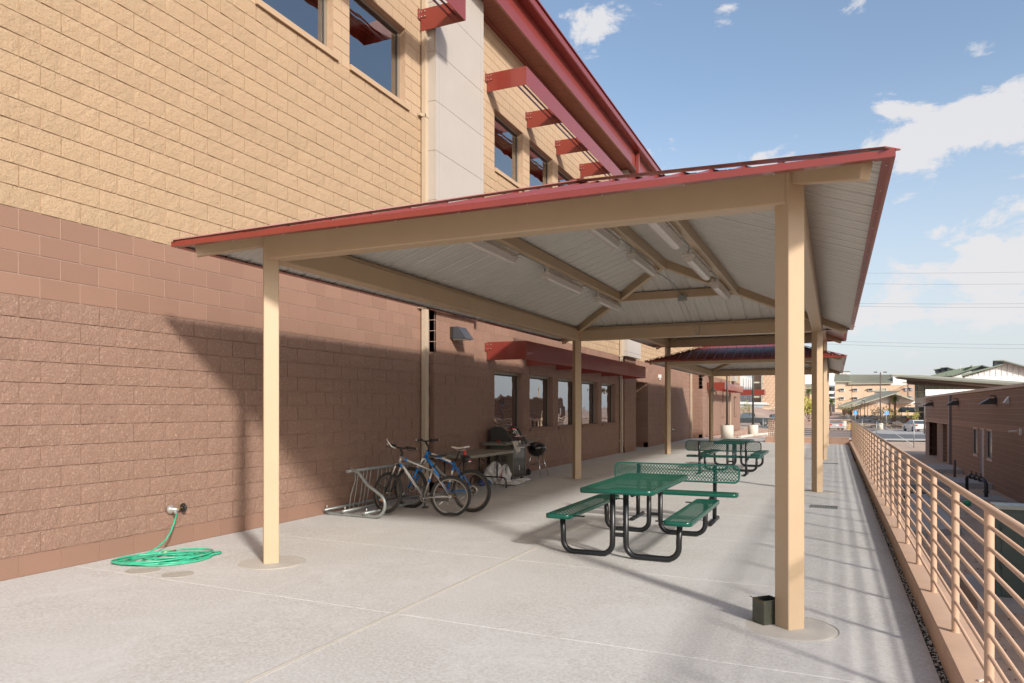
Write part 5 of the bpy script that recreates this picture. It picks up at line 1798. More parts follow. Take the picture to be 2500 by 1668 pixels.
while yy < Y_END:
    y1 = min(yy+3.05, Y_END+.12)
    MB().prism([(BX-.05, 2.275), (BX+.26, 2.275), (BX+.26, 2.40), (BX-.05, 2.385)], yy+.008, y1-.008, 'Y').build('parapet_cap', M['cap_beige'], rb_)
    yy += 3.05
for (a, b) in ((35.6, 36.66), (32.5, 33.6)):
    fr = MB().box(BX+.05, BX+.10, a, a+.05, GZ+1.10, GZ+2.18).box(BX+.05, BX+.10, b-.05, b, GZ+1.10, GZ+2.18).box(BX+.05, BX+.10, a+.05, b-.05, GZ+2.13, GZ+2.18).box(BX+.05, BX+.10, a+.05, b-.05, GZ+1.10, GZ+1.15).build('window', M['bronze'], rb_)
    MB().box(BX+.07, BX+.08, a+.05, b-.05, GZ+1.15, GZ+2.13).build('pane', M['glass_far'], fr)
    MB().box(BX+.6, BX+.7, a-.3, b+.3, GZ+.9, GZ+2.4).build('room', M['room'], fr)
for a, mt_ in ((34.1, 'lilac_door'), (26.4, 'lilac_door')):
    d_ = MB().box(BX+.05, BX+.09, a+.04, a+.86, GZ+.2, GZ+2.17).build('door', M[mt_], rb_)
    MB().box(BX+.02, BX+.13, a, a+.04, GZ, GZ+2.21).box(BX+.02, BX+.13, a+.86, a+.90, GZ, GZ+2.21).box(BX+.02, BX+.13, a+.04, a+.86, GZ+2.17, GZ+2.21).build('frame', M['lilac_door'], d_)
    MB().box(BX+.0, BX+.05, a+.10, a+.22, GZ+1.12, GZ+1.16).build('door_handle', M['steel'], d_)
MB().box(BX+.047, BX+.0495, 34.36, 34.58, GZ+1.55, GZ+1.80).box(BX+.047, BX+.0495, 34.38, 34.56, GZ+1.30, GZ+1.50).build('notice', M['cloth'], rb_)
MB().box(BX-.11, BX-.005, 42.85, 43.05, GZ+.15, 2.26).bar((BX-.06, 42.95, GZ+.18), (BX-.30, 42.95, GZ+.05), .12, .10).build('downpipe', M['pipe_purple'], rb_)
def hood(y, label, z=1.74):
    t = thing('wall_light', label, 'wall light', (BX, y, z), group='hooded wall lights on the low building')
    MB().prism([(BX-.01, z), (BX-.55, z), (BX-.22, z+.22), (BX-.01, z+.22)], y-.16, y+.16, 'Y').build('housing', M['bronze'], t)
    MB().prism([(BX-.552, z+.0), (BX-.56, z+.004), (BX-.225, z+.228), (BX-.22, z+.222)], y-.165, y+.165, 'Y').build('visor', M['pipe_purple'], t)
    MB().tube([(BX-.03, y, z+.22), (BX-.04, y, z+.30), (BX-.12, y, z+.33), (BX-.20, y, z+.30)], .022, 8).build('photocell_arm', M['bronze'], t)
hood(50.4, 'hooded wall light nearest the far corner of the low brown building')
hood(40.6, 'hooded wall light just past the purple grey downpipe on the low building')
hood(31.7, 'hooded wall light nearest the pale wedge shaped fitting on the low building')
t = thing('wall_light', 'pale wedge shaped wall fitting at the right edge of the low building', 'wall light', (BX, 29.6, 1.8))
MB().prism([(BX-.01, 1.74), (BX-.16, 1.78), (BX-.01, 2.0)], 29.45, 29.75, 'Y').build('housing', M['lamp_body'], t)
t = thing('security_camera', 'small security camera on a pale box beside the right hand door', 'camera', (BX, 27.85, .85))
MB().box(BX-.06, BX-.003, 27.6, 27.8, .74, .95).build('camera_box', M['lamp_body'], t)
MB().tube([(BX-.05, 27.9, .86), (BX-.30, 28.0, .84)], .035, 8).build('camera_barrel', M['lamp_body'], t)

# yard things
def simple(name, label, cat, mb, mt, group=None):
    o = mb.build(name, M[mt]); return tag(o, label, cat, group)
simple('door_pad', 'concrete pad in the dirt in front of the lilac door', 'slab', MB().box(3.62, BX-.01, 32.3, 34.9, GZ-.1, GZ+.20), 'pad')
simple('door_pad', 'concrete pad at the far alcoves of the low building', 'slab', MB().box(3.7, BX-.01, 39.2, 42.6, GZ-.1, GZ+.20), 'pad')
tr = thing('trench_slab', 'long concrete slab with a steel grille in the dirt yard', 'slab', (2.2, 24, GZ))
MB().prism([(1.66, 19.5), (2.82, 20.4), (2.82, 28.0), (2.3, 28.0)], GZ-.1, GZ+.15, 'Z').build('slab_body', M['pad'], tr)
MB().box(2.10, 2.26, 20.5, 28.0, GZ-.05, GZ+.06).build('edge_gap', M['dark'], tr)
MB().box(2.3, 3.1, 28.2, 31.6, GZ-.1, GZ+.12).build('grille_base', M['pad'], tr)
g_ = MB()
for i in range(16): g_.box(2.36, 3.04, 28.4+.19*i, 28.46+.19*i, GZ+.125, GZ+.16)
g_.box(2.34, 2.38, 28.3, 31.5, GZ+.125, GZ+.165).box(3.02, 3.06, 28.3, 31.5, GZ+.125, GZ+.165).build('grille', M['bronze'], tr)
cabn = thing('utility_cabinet', 'dark green steel utility cabinet on a concrete pad beyond the near railing', 'cabinet', (3, 13.4, GZ))
cb0, cb1, cz0, cz1 = 2.27, 3.75, GZ+.15, .105
MB().box(cb0, cb1, 13.19, 13.55, cz0, cz1-.06).build('cabinet_body', M['utility_green'], cabn)
MB().box(cb0-.02, cb1+.02, 13.17, 13.57, cz1-.06, cz1).build('cabinet_top', M['utility_top'], cabn)
for a, b, z0_, z1_ in ((cb0+.07, cb0+.70, cz0+.28, cz1-.12), (cb0+.715, cb1-.07, cz0+.28, cz1-.12), (cb0+.07, cb1-.07, cz0+.02, cz0+.27)):
    dd_ = MB().box(a, b, 13.178, 13.1895, z0_, z1_).build('cabinet_door', M['utility_green'], cabn)
hg = MB()
for z in (cz0+.45, cz0+1.05): hg.box(cb0+.05, cb0+.085, 13.168, 13.1775, z, z+.07).lathe([(.008, -.05), (.008, .05)], 8, (cb0+.068, 13.168, z+.035))
hg.build('hinge', M['utility_green'], cabn)
simple('cabinet_pad', 'concrete pad under the dark green utility cabinet', 'slab', MB().box(1.97, 4.2, 12.8, 14.75, GZ-.1, GZ+.149), 'pad')
bf = thing('backflow_preventer', 'dark iron pipe arch with valves on a pad beside the brown building', 'pipe', (4.5, 29, GZ))
bfp = [(4.35, 30.4, GZ+.0), (4.35, 30.4, GZ+.55), (4.37, 30.2, GZ+.66), (4.55, 28.4, GZ+.66), (4.57, 28.15, GZ+.55), (4.57, 28.15, GZ+.1)]
MB().tube(bfp, .055, 10).build('pipe_arch', M['backflow'], bf)
v_ = MB()
for t_ in (.2, .5, .8):
    y = 30.2-1.8*t_; x = 4.37+.18*t_
    v_.lathe([(.09, -.06), (.10, 0), (.09, .06)], 12, (x, y, GZ+.66), axis='Y').tube([(x, y, GZ+.7), (x, y, GZ+.85)], .02, 6)
v_.build('valve', M['backflow'], bf)
MB().lathe([(.085, -.03), (.085, .03)], 12, (4.57, 28.15, GZ+.30)).build('flange', M['backflow'], bf)
simple('valve_pad', 'concrete pad under the dark iron pipe arch', 'slab', MB().box(3.75, 5.0, 27.4, 28.6, GZ-.1, GZ+.13), 'pad')
simple('green_cap', 'small turquoise plastic cap sticking out of the dirt', 'cap', MB().lathe([(.10, 0), (.10, .16), (.09, .17), (0, .172)], 16, (3.8, 26.5, GZ)), 'hose')
simple('marker_post', 'dark maroon steel post standing in the yard near the lilac door', 'post', MB().tube([(4.68, 35.8, GZ), (4.68, 35.8, GZ+.85)], .05, 8), 'bronze_far')

# ------------------------------------------------------------------ far buildings
M['far_tan'] = mat('far_tan_block', (0.56, 0.40, 0.28), .95, var=(.5, .06))
M['far_tan_dark'] = mat('far_shade_and_joint_brown', (0.40, 0.27, 0.19), .95, var=(.5, .06))  # darker far tan: shade put into the colour; joints and relief too
M['far_white'] = mat('far_white_panel', (0.74, 0.72, 0.70), .6, var=(.3, .03))
M['far_grey'] = mat('far_grey_panel', (0.55, 0.54, 0.52), .6)
M['far_roof'] = mat('far_sage_roof', (0.36, 0.35, 0.27), .9, spec=.1)
M['far_green'] = mat('far_green_roof', (0.115, 0.155, 0.105), .5)
M['far_trim'] = mat('far_dark_trim', (0.13, 0.15, 0.13), .5)
M['far_brown'] = mat('far_brown_eave', (0.21, 0.17, 0.135), .6)
M['far_dark'] = mat('far_dark_void', (0.05, 0.05, 0.055), .8)
M['far_blue'] = mat('far_blue_grey_panel', (0.20, 0.24, 0.29), .5)
FWD = Vector((-sy_, cy, 0))
EXT = {}
def fpoly(th, name, pts, d, depth, mt):
    """solid slab standing d metres away: outline in photo pixels, real thickness behind it"""
    mb = MB(); a = [unpix(x, y, d) for x, y in pts]; b = [p + EXT.get(th.name, FWD)*depth for p in a]
    n = len(a); mb.v = [tuple(p) for p in a+b]
    mb.face(range(n)); mb.face(list(range(n, 2*n))[::-1])
    for i in range(n):
        j = (i+1) % n; mb.face((i, n+i, n+j, j))
    return mb.build(name, M[mt], th)
def fbox(th, name, x0, x1, y0, y1, d, depth, mt):
    return fpoly(th, name, [(x0, y1), (x1, y1), (x1, y0), (x0, y0)], d, depth, mt)
def froof(th, name, front, back_dy, d, depth, mt, seams=0):
    """sloping roof: lower edge (two pixel points) at d, upper edge back_dy pixels higher but `depth` m farther"""
    (x0, y0), (x1, y1), (x2, y2), (x3, y3) = front
    p = [unpix(x0, y0, d), unpix(x1, y1, d), unpix(x2, y2, d+depth), unpix(x3, y3, d+depth)]
    mb = MB(); mb.v = [tuple(q) for q in p] + [tuple(q - Vector((0, 0, .25))) for q in p]
    mb.face((0, 1, 2, 3)); mb.face((7, 6, 5, 4))
    for i in range(4):
        j = (i+1) % 4; mb.face((i, 4+i, 4+j, j))
    o = mb.build(name, M[mt], th)
    if seams:
        sb_ = MB()
        for i in range(seams+1):
            t = i/seams
            a = p[0] + (p[1]-p[0])*t; b = p[3] + (p[2]-p[3])*t
            sb_.bar(a + Vector((0, 0, .06)), b + Vector((0, 0, .06)), .10, .14)
        so_ = sb_.build('roof_seam', M[mt], o); so_['kind'] = 'stuff'
    return o
def fthing(name, label, cat, px_, py_, d, group=None):
    o = thing(name, label, cat, tuple(unpix(px_, py_, d)), 0, group)
    v = unpix(px_, HOR, d) - Vector((0, 0, CAM_H)); EXT[o.name] = v.normalized()
    return o

dorm = fthing('dormitory', 'tan dormitory block with sage seamed roof and rows of small windows', 'building', 2120, 1020, 250)
fbox(dorm, 'wall', 2038.5, 2216, 939.5, 1024, 250, 16, 'far_tan')
fbox(dorm, 'upper_wall', 2040, 2180, 933, 939.3, 250.3, 5, 'far_white')
fbox(dorm, 'upper_wall', 2180, 2213, 920, 939.3, 250.3, 9, 'far_white')
froof(dorm, 'roof', ((2036, 931.5), (2076, 931.5), (2074, 914.5), (2038, 914.5)), 0, 249, 9, 'far_roof', 22)
froof(dorm, 'roof', ((2071, 937), (2180, 935.5), (2178, 915), (2076, 915)), 0, 249, 9, 'far_roof', 56)
fbox(dorm, 'roof_box', 2043, 2074, 907.5, 914, 262, 6, 'far_white')
fbox(dorm, 'roof_box_vent', 2047, 2068, 908.5, 912.5, 261.8, .3, 'far_grey')
fbox(dorm, 'roof_box_cap', 2042, 2075, 906.5, 907.8, 261.5, 7, 'far_trim')
fbox(dorm, 'roof', 2178, 2211, 913.5, 916, 255, 9, 'far_roof')
fbox(dorm, 'wall_joint', 2079.8, 2081, 941, 980, 249.9, .2, 'far_tan_dark')
for (x, w) in ((2051, 11), (2083, 11.5), (2120, 11.5), (2153, 12)):
    for y in (949, 970):
        wo = fbox(dorm, 'window', x, x+w, y, y+6.6, 249.5, .6, 'far_white')
        fbox(dorm, 'pane', x+1.2, x+w/2-.4, y+1.2, y+5.4, 249.4, .15, 'glass_far')
        fbox(dorm, 'pane', x+w/2+.4, x+w-1.2, y+1.2, y+5.4, 249.4, .15, 'glass_far')
        fbox(dorm, 'window_hood', x-.8, x+w+.8, y-1.2, y-.2, 248.6, 1.2, 'far_grey')
wing = fthing('dormitory', 'dormitory wing behind the gabled hall, its shade painted as brown', 'building', 2210, 1010, 225)
fpoly(wing, 'wall', [(2180, 1010), (2234, 1010), (2234, 938), (2214, 938), (2180, 953)], 225, 14, 'far_tan_dark')  # wing's shade is painted in through the darker tan
fbox(wing, 'wall_joint', 2217, 2218.6, 938, 975, 224.8, .2, 'far_trim')
for (x, y) in ((2209, 948), (2222, 947), (2222, 968)):
    fbox(wing, 'window', x, x+6, y, y+6.5, 224.6, .4, 'far_blue')
    fbox(wing, 'window_hood', x-1.5, x+6, y-1.4, y-.3, 223.9, 1, 'far_grey')
froof(wing, 'roof', ((2202, 935), (2216, 935), (2216, 932), (2206, 932)), 0, 223, 4, 'far_roof')

prk = fthing('parking_structure', 'dark open storeys with a tall white block above, beside the dormitory', 'building', 2030, 1010, 280)
fbox(prk, 'white_block', 2016, 2037.5, 909, 941, 280, 18, 'far_white')
fbox(prk, 'back_wall', 2016, 2038, 941, 1010, 296, 2, 'far_dark')
for y in (941, 955, 969, 983): fbox(prk, 'floor_slab', 2016, 2038, y, y+3, 280, 16, 'far_blue' if y == 941 else 'far_grey')
fbox(prk, 'white_panel', 2022, 2036, 957, 961.5, 279.5, .5, 'far_white')
fbox(prk, 'white_panel', 2026, 2036, 969, 972.5, 279.4, .5, 'far_white')

hall = fthing('gabled_hall', 'low hall with one long sloping sage roof and a white gable end', 'building', 2150, 1022, 160)
fpoly(hall, 'wall', [(2081, 1024), (2234, 1024), (2234, 985.6), (2081, 985.6)], 160, 18, 'far_tan')
fpoly(hall, 'gable_wall', [(2110, 985.4), (2234, 985.4), (2234, 979), (2184, 961), (2160, 966)], 160.1, 17.8, 'far_white')
fbox(hall, 'side_wall', 2056, 2081, 993.5, 1020, 161, 16, 'far_tan_dark')  # side wall of the hall, shade put into its colour
fbox(hall, 'shaded_return', 2174, 2186, 965, 1004, 159.6, .5, 'far_tan_dark')  # return darkened by colour to stand for shade
ro = MB(); P_ = [unpix(2045, 992.5, 157), unpix(2074, 993.2, 157), unpix(2199, 954.5, 157), unpix(2197, 952.5, 157), unpix(2164, 954.5, 178)]
P_ = [unpix(2044, 992, 157), unpix(2075, 993.2, 157), unpix(2182, 961, 157), unpix(2198, 956, 157), unpix(2198, 954, 158), unpix(2164, 954.5, 180), unpix(2062, 984, 180)]
n = len(P_); ro.v = [tuple(p) for p in P_] + [tuple(p - Vector((0, 0, .22))) for p in P_]
ro.face(range(n)); ro.face(list(range(n, 2*n))[::-1])
for i in range(n): ro.face((i, n+i, n+(i+1) % n, (i+1) % n))
ro.build('roof', M['far_roof'], hall)
fpoly(hall, 'roof', [(2184, 962), (2234, 979.5), (2234, 975.5), (2188, 959.5)], 157, 21, 'far_roof')
fpoly(hall, 'upper_roof', [(2127, 954), (2135, 956), (2165, 956), (2160, 950.5), (2152, 949.5)], 185, 8, 'far_roof')
fbox(hall, 'upper_wall', 2135, 2158, 955, 962, 186, 6, 'far_white')
fpoly(hall, 'porch_roof', [(2036, 999), (2050, 994), (2057, 994), (2058, 996)], 158, 6, 'far_roof')
for x, w in ((2166, 6), (2177, 6), (2204, 10)):
    wo = fbox(hall, 'window', x, x+w, 1014.5, 1019.5, 159.7, .4, 'far_white')
    fbox(hall, 'pane', x+1, x+w-1, 1015.3, 1018.6, 159.5, .2, 'far_dark')
porch = fthing('entrance_canopy', 'small canopy with striped green roof by the gabled hall', 'canopy', 2212, 1020, 140)
froof(porch, 'roof', ((2193, 1003.5), (2233, 1003.5), (2233, 995.5), (2201, 995.5)), 0, 140, 5, 'far_roof', 14)
fpoly(porch, 'gable', [(2192, 1004), (2203, 1004), (2200, 996)], 139.9, .3, 'far_trim')
fbox(porch, 'beam', 2192, 2262, 1004, 1007, 139.5, 1, 'far_brown')
for x in (2200, 2216, 2231): fbox(porch, 'column', x, x+1.6, 1007, 1024, 140.5, .3, 'far_tan')
yw = fthing('garden_wall', 'long low brown garden wall across the desert planting', 'wall', 2150, 1025, 138)
fbox(yw, 'wall_face', 2100, 2188, 1020.5, 1026.5, 138, .4, 'far_brown')
fbox(yw, 'wall_face', 2190, 2214, 1021, 1035, 128, .4, 'far_brown')

gls = fthing('glass_building', 'glazed building under a huge flat brown eave', 'building', 2300, 1028, 130)
ev = MB()
tip = [unpix(2175, 916, 118), unpix(2240, 918.5, 116), unpix(2530, 941, 104), unpix(2530, 935.5, 128), unpix(2240, 914, 140)]
tip = [unpix(2175, 916, 118), unpix(2530, 939, 104), unpix(2530, 934, 140), unpix(2240, 915.5, 140)]
n = 4; ev.v = [tuple(p) for p in tip] + [tuple(p - Vector((0, 0, .22 if i == 0 else .38))) for i, p in enumerate(tip)]
ev.face(range(4)); ev.face((7, 6, 5, 4))
for i in range(4): ev.face((i, 4+i, 4+(i+1) % 4, (i+1) % 4))
ev.build('eave_slab', M['far_roof'], gls)
fpoly(gls, 'eave_soffit', [(2183, 921), (2215, 925), (2530, 952), (2530, 941), (2214, 920)], 120, 8, 'far_brown')
fpoly(gls, 'siding', [(2214, 936.5), (2330, 944), (2480, 955), (2480, 940), (2310, 929), (2214, 925)], 128, 6, 'far_brown')
sd = MB()
for i in range(44):
    x = 2214 + 6*i; sd.bar(unpix(x, 925.5+.095*(x-2214)*.8, 127.9), unpix(x, 936+.066*(x-2214), 127.9), .06, .10, tuple(-FWD))
so_ = sd.build('siding_rib', M['far_brown'], gls); so_['kind'] = 'stuff'
fbox(gls, 'core', 2234, 2400, 941, 1030, 134, 12, 'far_grey')
fbox(gls, 'lower_wall', 2233, 2262, 971.5, 992, 131, 2, 'far_white')
for i in range(8):
    x = 2233 + [0, 10.5, 26, 43.5, 61, 79, 97, 115][i]; w = [9.5, 15, 17, 17, 17.5, 17.5, 17.5, 17.5][i]
    y1 = 971 if i < 3 else 951
    gp = fbox(gls, 'glass_panel', x, x+w, 939.5+i*.9, y1, 131, .2, 'glass_green')
    fbox(gls, 'mullion', x+w, x+w+.9, 938.5+i*.9, y1, 130.8, .5, 'far_white')
fbox(gls, 'mullion', 2233, 2262, 956, 957, 130.7, .4, 'far_white')
fpoly(gls, 'white_box', [(2259.5, 966), (2400, 966), (2400, 951), (2259.5, 951)], 100, 10, 'far_white')
fbox(gls, 'entrance_glass', 2243, 2262, 994, 1004, 130.6, .3, 'far_dark')
fbox(gls, 'entrance_glass', 2243, 2262, 1008, 1028, 130.6, .3, 'far_dark')
fbox(gls, 'entrance_bar', 2233, 2262, 1004, 1007.5, 130, 1.2, 'far_brown')

gym = fthing('gymnasium', 'big white panelled building with green gable roofs and clerestories', 'building', 2420, 1000, 220)
def gable(x0, xa, x1, ya, yl, yr, ybase, d, depth):
    fpoly(gym, 'wall', [(x0, ybase), (x1, ybase), (x1, yr), (xa, ya), (x0, yl)], d, depth, 'far_white')
# right gable
fpoly(gym, 'wall', [(2355, 960), (2560, 960), (2560, 909), (2449, 881.5), (2449, 892), (2380, 913), (2355, 919)], 216, 30, 'far_white')
fpoly(gym, 'roof', [(2348, 919), (2449.5, 891), (2449.5, 888.5), (2443, 889.5), (2347, 915)], 214, 34, 'far_green')
fpoly(gym, 'roof', [(2449, 881.8), (2560, 912), (2560, 909), (2449, 878.8), (2424, 880), (2424, 881.5)], 213, 36, 'far_trim')
fpoly(gym, 'clerestory', [(2428, 892.5), (2448.5, 890.5), (2448.5, 881), (2428, 881)], 215, 30, 'far_blue')
# middle gable
fpoly(gym, 'wall', [(2320, 950), (2412, 950), (2412, 900), (2399, 894), (2378, 899), (2324, 916)], 236, 26, 'far_white')
fpoly(gym, 'roof', [(2259, 920), (2325, 917.5), (2399, 894), (2416, 897.5), (2399, 891.5), (2347, 899), (2312, 907)], 234, 30, 'far_green')
fpoly(gym, 'roof', [(2399, 894.2), (2420, 900), (2420, 897.5), (2399, 891)], 233, 30, 'far_trim')
# left clerestories
fpoly(gym, 'clerestory', [(2283, 911), (2297, 908.5), (2297, 903), (2283, 903)], 255, 10, 'far_blue')
fpoly(gym, 'clerestory', [(2298, 908), (2313.5, 906), (2313.5, 898.5), (2298, 898.5)], 254, 10, 'far_blue')
fpoly(gym, 'roof', [(2279, 903.5), (2297, 901.5), (2297, 900), (2279, 901.6)], 252, 14, 'far_trim')
fpoly(gym, 'roof', [(2295, 899.5), (2312, 897.5), (2333, 903.5), (2333, 901.8), (2312, 895.5), (2295, 897.5)], 251, 14, 'far_trim')
fpoly(gym, 'wall', [(2313, 906.5), (2333, 903.5), (2312.5, 897.6)], 253, 12, 'far_white')
fbox(gym, 'roof_vent', 2368, 2374, 892.5, 895.5, 232, 3, 'far_trim')
gl_ = MB()
for i in range(14):
    x = 2362 + 14*i
    gl_.bar(unpix(x, 919, 215.8), unpix(x, max(884, 915-(x-2362)*.28) if x < 2450 else 882+(x-2449)*.27+3, 215.8), .10, .12, tuple(-FWD))
for i in range(9):
    y = 889 + 4.4*i
    gl_.bar(unpix(2449-(y-889)*3.2 if y < 914 else 2365, y, 215.85), unpix(2555 if y > 910 else 2449+(y-882)*3.6, y, 215.85), .05, .05, tuple(-FWD))
go_ = gl_.build('panel_seam', M['far_grey'], gym); go_['kind'] = 'stuff'
an = fthing('antenna', 'thin antenna mast on the green gymnasium roof', 'antenna', 2345, 905, 230)
MB().tube([unpix(2345, 906, 230), unpix(2345, 892, 230)], .05, 5).tube([unpix(2342, 894, 230), unpix(2348, 894, 230)], .04, 4).build('mast', M['far_white'], an)

# left background, seen under the far shelter
lb_ = fthing('block_hall', 'large pale tan block building with an open stair tower, behind the parked trucks', 'building', 1920, 990, 170)
fbox(lb_, 'wall', 1862, 1966, 870, 1000, 170, 20, 'far_tan')
gr_ = MB()
for i in range(38):
    x = 1864 + 2.7*i
    for j in range(34):
        y = 874 + 3.6*j + (1.8 if i % 2 else 0)
        if (i*7 + j*3) % 4: gr_.bar(unpix(x, y, 169.9), unpix(x+.35, y+1.5, 169.9), .10, .10, tuple(-FWD))
o_ = gr_.build('relief_block', M['far_tan_dark'], lb_); o_['kind'] = 'stuff'
fbox(lb_, 'stair_back', 1838, 1860, 870, 985, 176, 3, 'far_tan')
for x in (1838, 1858.5): fbox(lb_, 'stair_post', x, x+1.8, 870, 987, 168, .4, 'far_roof')
for y in (936, 971): fbox(lb_, 'landing', 1838, 1860, y-4, y, 168.5, 5, 'far_roof')
for a, b in (((1840, 914), (1857, 906)), ((1840, 968), (1857, 958)), ((1842, 948), (1856, 940))):
    fpoly(lb_, 'stair_flight', [a, b, (b[0], b[1]-2), (a[0], a[1]-2)], 170, 1.5, 'far_trim')
wh = fthing('metal_building', 'pale grey ribbed metal building behind the block wing', 'building', 1815, 985, 200)
fpoly(wh, 'wall', [(1780, 990), (1837, 990), (1837, 925), (1812, 916), (1780, 905)], 200, 15, 'far_grey')
sm_ = MB()
for x in (1816, 1822, 1828, 1833): sm_.bar(unpix(x, 985, 199.9), unpix(x+1.5, 924, 199.9), .2, .15, tuple(-FWD))
so_ = sm_.build('wall_rib', M['far_white'], wh)
so_['kind'] = 'stuff'
ang = fthing('roofed_building', 'sage seamed roof building seen in the gap right of the near column', 'building', 1972, 985, 240)
fbox(ang, 'wall', 1960, 1985, 947, 1000, 242, 10, 'far_tan')
fbox(ang, 'white_wall', 1960, 1990, 905, 938, 250, 10, 'far_white')
froof(ang, 'roof', ((1958, 962), (1988, 962), (1986, 938), (1960, 938)), 0, 238, 8, 'far_roof', 14)
crp = fthing('carport', 'flat grey carport roof over the parking bays', 'carport', 1830, 1005, 125)
cpm = MB(); q4 = [unpix(1806, 985.5, 122), unpix(1873, 987, 122), unpix(1884, 990.5, 119), unpix(1806, 988, 118)]
fpoly(crp, 'roof', [(1800, 987), (1873, 988), (1884, 990.5), (1874, 990.8), (1800, 989.5)], 120, 6, 'far_trim')
fpoly(crp, 'roof_top', [(1800, 981), (1872, 983), (1876, 988), (1800, 986.8)], 120.2, 6, 'far_grey')
fbox(crp, 'post', 1827, 1831, 989, 1011, 122, .5, 'far_tan')
for x in (1848, 1876): fbox(crp, 'post', x, x+.8, 984, 995, 124, .2, 'far_white')

# lamp posts on round concrete bases
def lamp_post(p, zt, rad, hb, rb, label, heads, mt='lamp_pole', grp=None):
    t = thing('lamp_post', label, 'lamp post', tuple(p), 0, grp)
    x, y, z = p
    if rb:
        MB().lathe([(rb, -.15), (rb, hb-.02), (rb-.02, hb), (0, hb)], 28, p).build('concrete_base', M['concrete_pipe'], t)
        MB().lathe([(rad*2.0, hb), (rad*2.0, hb+.03), (rad*1.3, hb+.07)], 12, p).build('base_plate', M[mt], t)
    MB().tube([(x, y, z+hb*.9), (x, y, zt)], rad, 10, r1=rad*.8).build('pole', M[mt], t)
    for a in heads:
        dx, dy = cy*a, sy_*a
        MB().box(x+dx*.35-.22, x+dx*.35+.22, y+dy*.35-.18, y+dy*.35+.18, zt-.06, zt+.08).build('lamp_head', M[mt], t)
    return t
lamp_post(Vector((-5.25, 40.3, -.03)), 4.45, .058, .72, .33, 'dark lamp post on the nearer round concrete base, beyond the patio', (1,))
lamp_post(Vector((-4.36, 44.8, -.03)), 4.75, .058, .66, .29, 'dark lamp post on the farther round concrete base, beyond the patio', (1,))
def gpt(px_, d):
    r_ = (px_-1250)/F_PX*d
    return cam_rd(r_, d, ground_h(r_, d))
lamp_post(gpt(2149.5, 103.5), unpix(2149, 909, 103.5).z, .09, .95, .36, 'tall twin headed parking lamp post on a concrete base, beyond the road', (1.9, -2.0), 'bronze_far')
for px_, d, yt, lb2, h in ((2100.5, 146, 986, 'thin lamp post, leftmost of the group before the gabled hall', (1,)), (2111, 142, 978, 'thin lamp post, tallest of the group before the gabled hall', (-1,)), (2118.5, 150, 987, 'thin lamp post, third from left before the gabled hall', (1,)),
                          (2216.5, 132, 990, 'thin lamp post by the striped entrance canopy', (1,)), (2238.5, 118, 986, 'thin lamp post in front of the white lower wall of the glass building', (-1, 1)), (2257, 84, 973, 'dark lamp post at the corner of the low brown building', (-.6, .6))):
    lamp_post(gpt(px_, d), unpix(px_, yt, d).z, .07 if d > 100 else .09, 0, 0, lb2, h, 'bronze_far')
for px_, d, w, h, lb2 in ((2070, 135, .42, .9, 'round concrete lamp base without a pole, left of the first blue sign'), (2061, 107, .30, 1.2, 'round concrete base behind the silver car')):
    p = gpt(px_, d)
    simple('concrete_drum', lb2, 'base', MB().lathe([(w, -.1), (w, h), (0, h)], 20, p), 'concrete_pipe')

# blue parking signs
def psign(px_, d, yt, label):
    p = gpt(px_, d); t = thing('parking_sign', label, 'sign', tuple(p), 0, 'blue parking signs')
    zt = unpix(px_, yt, d).z; rt = Vector((cy, sy_, 0))
    MB().tube([p, (p.x, p.y, zt)], .035, 6).build('post', M['galv'], t)
    w = .28; h = .55; f = -FWD*.05
    def quad(x0, x1, z0_, z1_, off, mt, nm, par):
        m_ = MB(); a = [p + rt*x0 - FWD*off, p + rt*x1 - FWD*off]
        q = [(a[0].x, a[0].y, z0_), (a[1].x, a[1].y, z0_), (a[1].x, a[1].y, z1_), (a[0].x, a[0].y, z1_)]
        b = [tuple(Vector(v) + FWD*.008) for v in q]
        m_.v = q + b; m_.face((0, 1, 2, 3)); m_.face((7, 6, 5, 4))
        for i in range(4): m_.face((i, 4+i, 4+(i+1) % 4, (i+1) % 4))
        return m_.build(nm, M[mt], par)
    b_ = quad(-w, w, zt-h, zt, .06, 'sign_blue', 'sign_plate', t)
    quad(-.05, .03, zt-.20, zt-.12, .07, 'white_paint', 'symbol', t)
    quad(-.06, .10, zt-.26, zt-.22, .07, 'sign_light', 'symbol', t)
    quad(-.16, .16, zt-.42, zt-.36, .07, 'sign_light', 'lettering_line', t)
    quad(-.16, .16, zt-.50, zt-.46, .07, 'sign_light', 'lettering_line', t)
M['sign_blue'] = mat('sign_blue', (0.03, 0.28, 0.72), .4)
M['sign_light'] = mat('sign_light_blue', (0.25, 0.50, 0.80), .4)
psign(2088, 112, 1003.5, 'small blue parking sign on a post, left one of the two')
psign(2164, 103, 1003.5, 'small blue parking sign on a post, right of the tall lamp post')
p = gpt(2074, 99)
M['yellow'] = mat('yellow_marker', (0.75, 0.42, 0.02), .5)
simple('marker_board', 'small yellow marker board beside the road, seen past the railing end', 'sign', MB().box(p.x-.10, p.x+.10, p.y-.03, p.y+.03, p.z+.1, p.z+.9), 'yellow')

